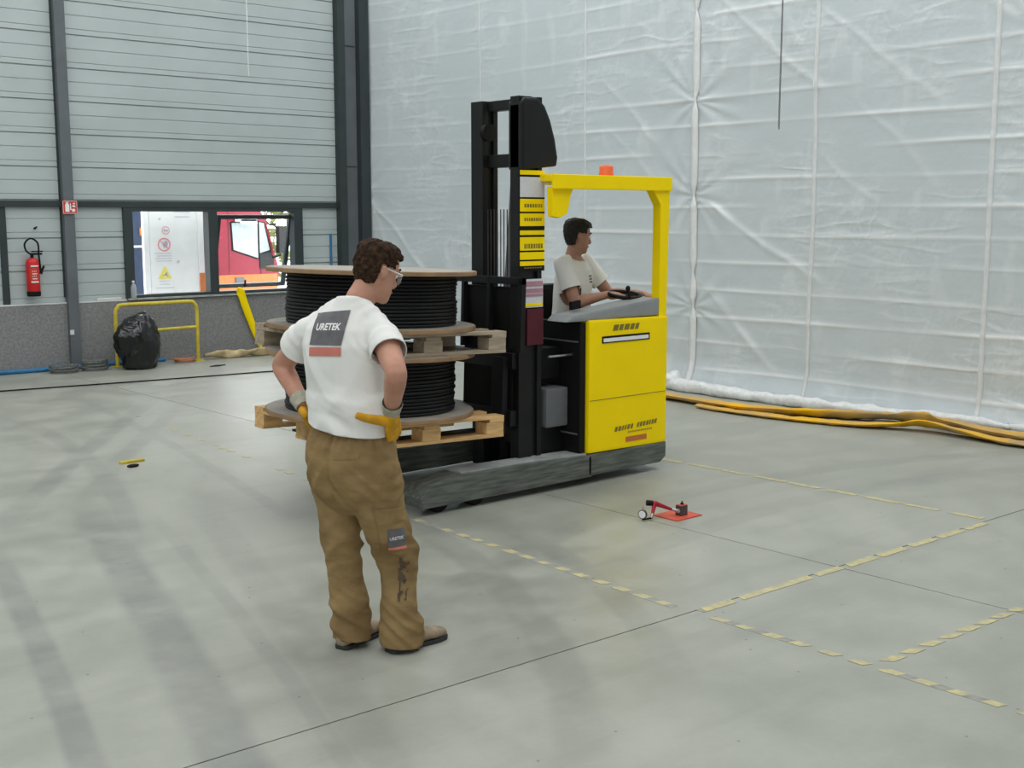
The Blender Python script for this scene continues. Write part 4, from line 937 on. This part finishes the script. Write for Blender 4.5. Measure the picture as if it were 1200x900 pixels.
# ------------------------------------------------------------------ the standing worker (seen from behind)
mx, my = 2.875, 4.293
man = thing('person', 'man in white t-shirt and khaki work trousers standing with hands on hips, seen from behind', 'person', (mx, my, 0), (0, 0, math.radians(-74.6)), 'workers')
HM = Matrix.Translation((-.012, .056, 1.664)) @ Matrix.Rotation(math.radians(-15), 4, 'Z') @ Matrix.Rotation(math.radians(-21), 4, 'X')
shL, elL, wrL = V((-.285, -.06, 1.425)), V((-.505, -.03, 1.232)), V((-.335, -.083, 1.085))
shR, elR, wrR = V((.108, -.052, 1.430)), V((.290, -.180, 1.272)), V((.182, -.082, 1.105))
g = G()
skull(g, HM); face_bits(g, HM)
g.limb([(-.060, -.035, 1.48), (-.050, -.012, 1.54), (-.034, .022, 1.60), (-.020, .045, 1.64)], [.072, .064, .060, .058], 18, 4)
g.loft([ellr(c, a, b) for c, a, b in (((-.07, -.05, .80), .155, .11), ((-.073, -.05, .95), .16, .11), ((-.078, -.052, 1.08), .148, .10), ((-.088, -.058, 1.22), .165, .11), ((-.09, -.06, 1.34), .18, .112), ((-.09, -.06, 1.43), .165, .095), ((-.078, -.05, 1.49), .11, .07), ((-.066, -.035, 1.53), .065, .06))])
for sh, el, wr in ((shL, elL, wrL), (shR, elR, wrR)):
    g.limb([sh + (sh - el) * -.02, sh.lerp(el, .35), sh.lerp(el, .75), el, el.lerp(wr, .28), el.lerp(wr, .7), wr, wr + (wr - el) * .12], [.058, .056, .050, .045, .047, .039, .030, .028], 16, 4)
for s, pts in ((0, [(-.165, -.045, .85), (-.157, -.036, .5), (-.150, -.034, .42), (-.118, -.032, .15), (-.103, -.05, .07)]), (1, [(.03, -.045, .85), (.075, .01, .5), (.085, .05, .42), (.105, .046, .15), (.125, .045, .07)])):
    g.limb(pts, [.078, .058, .05, .042, .038], 14, 4)
me = remeshed(g, .0085, 3)
link('body', me, 'skin', man)
hm = hair_mesh(HM, .014, .0075, 48); ho = link('hair', hm, 'hair', man); solidify(ho, .012)
face_parts(man, HM)
gl = obj('safety_glasses', G().limb([HM @ V((-.074, -.01, .020)), HM @ V((-.073, .06, .020)), HM @ V((-.060, .098, .022)), HM @ V((0, .116, .022)), HM @ V((.060, .098, .022)), HM @ V((.073, .06, .020)), HM @ V((.082, -.01, .020))], [.0032] * 7, 8, 4), 'white', man, smooth=True, world=False)
g = G()
for s in (-1, 1):
    cs_ = [HM @ V((s * x, y, z)) for x, y, z in ((.006, .117, .018), (.034, .111, .020), (.060, .099, .019), (.058, .099, -.012), (.034, .108, -.022), (.010, .114, -.014))]
    g.add(cs_, [(0, 1, 2, 3, 4, 5)])
ln = obj('lens', g, 'lens', gl, world=False); solidify(ln, .002)

# t-shirt
g = G()
g.loft([ellr(c, a, b) for c, a, b in (((-.072, -.052, .92), .204, .160), ((-.073, -.052, .98), .196, .152), ((-.075, -.055, 1.07), .178, .136), ((-.082, -.058, 1.17), .183, .134), ((-.090, -.062, 1.27), .193, .136), ((-.092, -.064, 1.36), .202, .134), ((-.092, -.064, 1.43), .186, .116), ((-.088, -.058, 1.475), .150, .094), ((-.077, -.046, 1.51), .112, .080), ((-.066, -.035, 1.54), .083, .074), ((-.061, -.028, 1.566), .077, .071))])
for sh, el in ((shL, elL), (shR, elR)):
    d = (el - sh)
    c0 = V((-.090, -.058, 1.415)); g.limb([c0.lerp(sh, .35), c0.lerp(sh, .8) + V((0, 0, -.004)), sh + d * .12 + V((0, 0, -.012)), sh + d * .34, sh + d * .64], [.062, .068, .072, .076, .080], 18, 4)
    nk = V((-.066, -.04, 1.545)); g.limb([nk, nk.lerp(sh, .42) + V((0, .002, .012)), nk.lerp(sh, .82) + V((0, 0, -.006)), sh + d * .2], [.034, .046, .056, .06], 14, 4)
me = remeshed(g, .0085, 5, .5)
def shirt_fold(c):
    w = .007 * nz3(c.x * 7, c.y * 7, c.z * 4.0) + .011 * (1 - 2.2 * abs(nz3((c.x - c.z * .45) * 6, c.y * 6, c.z * 2.2 + 9))) * min(1, max(0, (1.40 - c.z) / .25))
    w += .0055 * nz3((c.x + c.z * .5) * 9, c.y * 9, c.z * 3 + 5) * min(1, max(0, (1.34 - c.z) / .2))
    w += .020 * (1 - 2.5 * abs(nz3(c.x * 4 + 3, c.y * 4, c.z * 13 + c.x * 7))) * max(0, 1 - abs(c.z - 1.07) / .09)
    w += .013 * max(0, 1 - 4.0 * abs(nz3((c.x * .8 + c.z * .55) * 4.5 + 2, c.y * 3, (c.z - c.x) * 1.5 + 3))) * min(1, max(0, (1.45 - c.z) / .2))
    for sh in (shL, shR):
        q = (c - sh).length
        if .05 < q < .2: w += .004 * math.sin(q * 140 + 4 * nz3(c.x * 9, c.y * 9, c.z * 9)) * (1 - q / .2)
    return w
displace(me, shirt_fold)
for sh, el in ((shL, elL), (shR, elR)):
    d = (el - sh); e = sh + d * .52; cut(me, e, d.normalized(), e + d * .12, .13)
cut(me, (-.07, -.19, .997), (-.14, .03, -1), (-.07, -.05, .95), .42)
cut(me, (-.062, -.03, 1.548), (0, .42, .9), (-.062, -.03, 1.56), .14)
shirt_bvh = BVHTree.FromPolygons([v.co for v in me.vertices], [tuple(p.vertices) for p in me.polygons])
so = link('t_shirt', me, 'shirt', man); solidify(so, .004)
dv = (-.559, .829, -.10)
Q = [(-.119, -.230, 1.506), (.009, -.138, 1.516), (-.020, -.158, 1.365), (-.142, -.242, 1.368)]
pr = link('back_print', mesh_of(patch(shirt_bvh, Q, dv, .0042, 34, 40), 'back_print', 0, 2), 'print', so)
uv, fs = text_polys('URETEK', .03)
tq = [(-.1130, -.222, 1.460), (-.020, -.157, 1.460), (-.026, -.161, 1.4295), (-.1185, -.226, 1.4295)]
pts = project_pts(shirt_bvh, [lerp2(tq, u, 1 - v) for u, v in uv], dv, .0062)
g = G().add(pts, fs); lt = link('lettering', mesh_of(g, 'lettering'), 'ink', so)
SQ = [(-.142, -.242, 1.358), (-.020, -.159, 1.358), (-.021, -.159, 1.320), (-.143, -.243, 1.321)]
link('print_band', mesh_of(patch(shirt_bvh, SQ, dv, .0042, 34, 12), 'print_band', 0, 2), 'salmon', so)

# trousers
g = G()
g.loft([ellr(c, a, b) for c, a, b in (((-.073, -.048, 1.045), .174, .132), ((-.073, -.05, .985), .182, .140), ((-.071, -.056, .93), .202, .163), ((-.070, -.060, .875), .206, .172), ((-.066, -.056, .80), .201, .168), ((-.060, -.048, .72), .188, .150), ((-.052, -.040, .66), .155, .125), ((-.050, -.035, .62), .10, .09))])
LL = [(-.178, -.045, .84, .108), (-.176, -.036, .70, .105), (-.165, -.033, .60, .098), (-.160, -.036, .52, .087), (-.157, -.034, .424, .077), (-.146, -.032, .326, .078), (-.134, -.030, .249, .081), (-.118, -.031, .153, .080), (-.104, -.036, .077, .077), (-.098, -.044, .035, .078), (-.096, -.046, .012, .078)]
RR = [(.040, -.050, .85, .112), (.050, -.046, .727, .114), (.062, -.025, .63, .112), (.074, .007, .548, .105), (.087, .038, .466, .094), (.085, .056, .402, .086), (.088, .060, .343, .079), (.090, .060, .265, .076), (.103, .048, .173, .078), (.114, .044, .094, .086), (.118, .044, .045, .090), (.118, .046, .012, .088)]
for T in (LL, RR): g.loft([ellr((x, y, z), r, r * 1.02, 22, 2.1) for x, y, z, r in T])
me = remeshed(g, .0088, 4)
def trouser_fold(c):
    w = .008 * nz3(c.x * 8, c.y * 8, c.z * 5)
    rg = lambda v: 1 - 2.2 * abs(v)
    lo = max(0, 1 - abs(c.z - .12) / .16); kn = max(0, 1 - abs(c.z - .45) / .16); cr_ = max(0, 1 - abs(c.z - .76) / .12)
    w += .020 * lo * rg(nz3(c.x * 4, c.y * 4, c.z * 17 + c.x * 12 + c.y * 8))
    w += .017 * kn * rg(nz3(c.x * 4 + 2, c.y * 4, c.z * 15 - c.x * 14 + c.y * 6))
    w += .018 * cr_ * rg(nz3(c.x * 4, c.y * 4 + 3, c.z * 12 - (c.x + .06) * (16 if c.x < -.06 else -16)))
    if c.z > .9: w += .004 * math.sin(math.atan2(c.y + .05, c.x + .07) * 26) * min(1, (c.z - .9) / .08)
    a = abs(c.x + .066 - .02 * (.9 - c.z))                                      # seat seam
    if c.z > .66 and c.y < -.1: w -= .014 * math.exp(-(a / .012) ** 2)
    return w
displace(me, trouser_fold)
cut(me, (0, 0, 1.026), (0, 0, 1)); cut(me, (-.1, 0, .026), (0, -.12, -1), (-.1, -.03, .0), .14); cut(me, (.12, 0, .022), (0, -.10, -1), (.12, .04, .0), .14)
tb = BVHTree.FromPolygons([v.co for v in me.vertices], [tuple(p.vertices) for p in me.polygons])
to = link('work_trousers', me, 'khaki', man); solidify(to, .004)
dq = (-.72, .69, -.05)
link('thigh_pocket', mesh_of(patch(tb, [(.088, -.10, .655), (.176, .0, .655), (.190, .0, .455), (.112, -.075, .462)], dq, .012, 12, 14, .02), 'thigh_pocket', 0, .8), 'khaki', to)
link('pocket_flap', mesh_of(patch(tb, [(.080, -.108, .672), (.178, .0, .664), (.182, .0, .612), (.098, -.095, .600)], dq, .021, 12, 6, .012), 'pocket_flap', 0, .8), 'khaki2', to)
PQ = [(.126, -.064, .575), (.178, -.005, .577), (.184, -.002, .500), (.131, -.060, .492)]
link('pocket_patch', mesh_of(patch(tb, PQ, dq, .0155, 8, 8, .006), 'pocket_patch', 0, 1), 'print', to)
uv, fs = text_polys('URETEK', .02)
pq = [(.133, -.056, .541), (.175, -.010, .545), (.176, -.009, .530), (.134, -.056, .526)]
link('patch_lettering', mesh_of(G().add(project_pts(tb, [lerp2(pq, u, 1 - v) for u, v in uv], dq, .018), fs), 'patch_lettering'), 'ink', to)
link('patch_stripe', mesh_of(patch(tb, [(.131, -.060, .490), (.184, -.002, .498), (.185, -.001, .486), (.132, -.060, .478)], dq, .0155, 8, 3, .004), 'patch_stripe', 0, 1), 'salmon', to)
g = patch(tb, [(.150, -.010, .440), (.185, .030, .430), (.168, .026, .24), (.140, -.012, .235)], dq, .003, 8, 26)
rnd = random.Random(4); g.f = [f for k, f in enumerate(g.f) if nz3((k % 8) * .35, (k // 8) * .22, 3.3) > (-.05 if k % 8 < 5 else .12) or (k % 8 == 1)]
st_ = link('knee_zip', mesh_of(g, 'knee_zip', 0, 1), 'stain', to); st_['kind'] = 'stuff'
link('back_pocket', mesh_of(patch(tb, [(-.02, -.25, .905), (.085, -.20, .915), (.085, -.20, .895), (-.02, -.24, .885)], (-.15, 1, 0), .003, 12, 3, .012), 'back_pocket', 0, .8), 'khaki2', to)
obj('waistband', G().loft([ellr((-.073, -.048, z), .181 + e, .138 + e, 36) for z, e in ((.995, .004), (1.0, .008), (1.028, .006), (1.032, .0))], False), 'khaki2', to, smooth=True, world=False)

# boots
def boot(name, heel, toe, P, hgt=.09):
    h_, t_ = V((*heel, 0)), V((*toe, 0)); d = (t_ - h_); L = d.length; d.normalize(); n = V((-d.y, d.x, 0))
    prof = [(0.00, .022, .050), (.04, .034, .075), (.16, .038, .105), (.32, .037, .115), (.45, .040, .095), (.62, .046, .072), (.80, .048, .062), (.93, .038, .052), (1.0, .016, .036)]
    rings = []
    for t, hw, z1 in prof:
        c = h_ + d * (L * t); r = []
        for i in range(18):
            a = 2 * math.pi * i / 18; cs, sn = math.cos(a), math.sin(a)
            r.append(c + n * (hw * math.copysign(abs(cs) ** .7, cs)) + V((0, 0, .012 + (z1 - .012) * (.5 + .5 * sn))))
        rings.append(r)
    g = G().loft(rings); me = remeshed(g, .006, 3); displace(me, lambda c: .0025 * nz3(c.x * 30, c.y * 30, c.z * 40))
    b = link(name, me, 'boot', P)
    pts = [(h_ + d * (L * t) + n * (s * (hw + .004))) for s, seq in ((1, prof), (-1, prof[::-1])) for t, hw, z in seq]
    obj('sole', G().prism([(p.x, p.y) for p in pts][::-1], .0, .018), 'sole', b, bev=.004, world=False)
    obj('lace', G().limb([h_ + d * L * .42 + n * .03 + V((0, 0, .094)), h_ + d * L * .48 + V((0, 0, .102)), h_ + d * L * .54 - n * .03 + V((0, 0, .078))], [.003] * 3, 6, 3), 'sole', b, world=False)
boot('boot', (-.098, -.125), (-.115, .178), man); boot('boot', (.102, -.035), (.182, .275), man)

# gloves, five fingers each, resting on the hips with the thumbs to the back
def rcurl(j, q): return ((-.02, .10, .0), (-.22, .22, -.05), (-.30, .22, -.02))[q]
g = G(); hand(g, wrR, (.160, -.050, 1.02), (.12, -1.0, .10), rcurl, [(.162, -.092, 1.050), (.138, -.130, 1.058), (.106, -.163, 1.068), (.072, -.184, 1.080)], .023, .0142)
me = remeshed(g, .0042, 3, .4); gr = link('work_glove', me, 'glove', man)
def cuffm(el, wr):
    d = (wr - el).normalized(); a = d.orthogonal().normalized(); b = d.cross(a)
    g = G().loft([[wr + d * t + a * (r * math.cos(q)) + b * (r * math.sin(q)) for q in [i * math.pi / 12 for i in range(24)]] for t, r in ((-.036, .043), (-.030, .045), (-.005, .041), (.025, .037), (.025, .033), (-.005, .037), (-.034, .040))], False)
    return g
obj('knit_cuff', cuffm(elR, wrR), 'cuff', gr, smooth=True, world=False)
def lcurl(j, q): return ((.02, .10, .0), (.22, .20, -.05), (.30, .2, -.02))[q]
g = G(); hand(g, wrL, (-.300, -.048, 1.005), (-.12, -1.0, .10), lcurl, [(-.325, -.085, 1.055), (-.298, -.118, 1.055), (-.272, -.140, 1.050), (-.245, -.156, 1.045)], .023, .0135)
me = remeshed(g, .0042, 3, .4); glv = link('work_glove', me, 'glove', man)
obj('knit_cuff', cuffm(elL, wrL), 'cuff', glv, smooth=True, world=False)

# ------------------------------------------------------------------ the driver, seated sideways
drv = thing('person', 'dark-haired man in white t-shirt sitting at the controls of the yellow truck', 'person', (6.30, 6.66, .915), (0, 0, math.radians(-158)), 'workers')
DM = Matrix.Translation((-.0, .05, .83)) @ Matrix.Rotation(math.radians(48), 4, 'Z') @ Matrix.Rotation(math.radians(-10), 4, 'X')
sL, eL, wL = V((-.19, .03, .625)), V((-.29, .20, .39)), V((-.25, .44, .40))
sR, eR, wR = V((.19, .03, .625)), V((.22, .14, .35)), V((.03, .31, .40))
g = G(); skull(g, DM); face_bits(g, DM)
g.limb([(0, .0, .62), (0, .02, .70), (0, .045, .78)], [.07, .06, .058], 16, 4)
g.loft([ellr(c, a, b) for c, a, b in (((0, 0, .03), .17, .13), ((0, 0, .15), .155, .11), ((0, .01, .32), .165, .112), ((0, .02, .48), .18, .115), ((0, .02, .60), .165, .09), ((0, .015, .66), .11, .07), ((0, .012, .70), .065, .06))])
for s, e, w in ((sL, eL, wL), (sR, eR, wR)): g.limb([s, s.lerp(e, .5), e, e.lerp(w, .3), w, w + (w - e) * .1], [.056, .05, .044, .044, .03, .027], 14, 4)
for s in (-1, 1): g.limb([(s * .09, .02, .07), (s * .11, .24, .09), (s * .11, .33, .05), (s * .11, .30, -.2), (s * .11, .27, -.55)], [.08, .065, .055, .05, .04], 12, 3)
for s, w in ((-1, wL), (1, wR)):
    hand(g, w, w + V((-s * .035, .075, .0)), (s * -1.0 * 1, -.4, 0), lambda j, q: ((0, .05, -.05), (0, -.1, -.35), (0, -.3, -.4))[q], [w + V((-s * .01, .02, .01)), w + V((-s * .045, .04, .012)), w + V((-s * .065, .07, .008)), w + V((-s * .07, .095, .0))], .019, .0095)
link('body', remeshed(g, .0085, 3), 'skin2', drv)
ho = link('hair', hair_mesh(DM, .016, .006, 40, .052, -.07), 'hair2', drv); solidify(ho, .012)
face_parts(drv, DM)
g = G()
g.loft([ellr(c, a, b) for c, a, b in (((0, 0, .06), .185, .145), ((0, 0, .16), .178, .135), ((0, .01, .32), .185, .132), ((0, .02, .47), .198, .13), ((0, .02, .58), .185, .112), ((0, .015, .635), .150, .09), ((0, .012, .675), .095, .075), ((0, .018, .70), .078, .07))])
for s, e in ((sL, eL), (sR, eR)): g.limb([s - (e - s) * .2, s, s + (e - s) * .4, s + (e - s) * .72], [.07, .077, .075, .076], 16, 4)
me = remeshed(g, .0095, 4); displace(me, lambda c: .005 * nz3(c.x * 8, c.y * 8, c.z * 7))
for s, e in ((sL, eL), (sR, eR)):
    d = e - s; q = s + d * .64; cut(me, q, d.normalized(), q + d * .1, .12)
cut(me, (0, .012, .688), (0, .4, .9), (0, .01, .70), .12)
db = BVHTree.FromPolygons([v.co for v in me.vertices], [tuple(p.vertices) for p in me.polygons])
ds = link('t_shirt', me, 'shirt', drv); solidify(ds, .004)
g = G()
for k in range(3): g2 = patch(db, [(-.03, .4, .54 - k * .022), (-.12, .4, .54 - k * .022), (-.12, .4, .527 - k * .022), (-.03, .4, .527 - k * .022)], (0, -1, 0), .003, 6, 1); g.add(g2.v, g2.f)
link('chest_print', mesh_of(g, 'chest_print'), 'print', ds)['kind'] = 'stuff'
g = G().loft([ellr(c, a, b) for c, a, b in (((0, 0, .0), .18, .14), ((0, 0, .08), .185, .145), ((0, 0, .13), .175, .135))])
for s in (-1, 1): g.limb([(s * .095, .0, .085), (s * .115, .22, .10), (s * .115, .33, .06), (s * .115, .31, -.2), (s * .115, .28, -.56)], [.098, .085, .073, .066, .06], 14, 3)
me = remeshed(g, .012, 3); displace(me, lambda c: .005 * nz3(c.x * 9, c.y * 9, c.z * 9)); link('trousers', me, 'jeans', drv)
for s in (-1, 1): boot('shoe', (s * .115, .20), (s * .125, .45), drv)
for o in list(drv.children):
    if o.name.startswith('shoe'): o.location.z -= .66
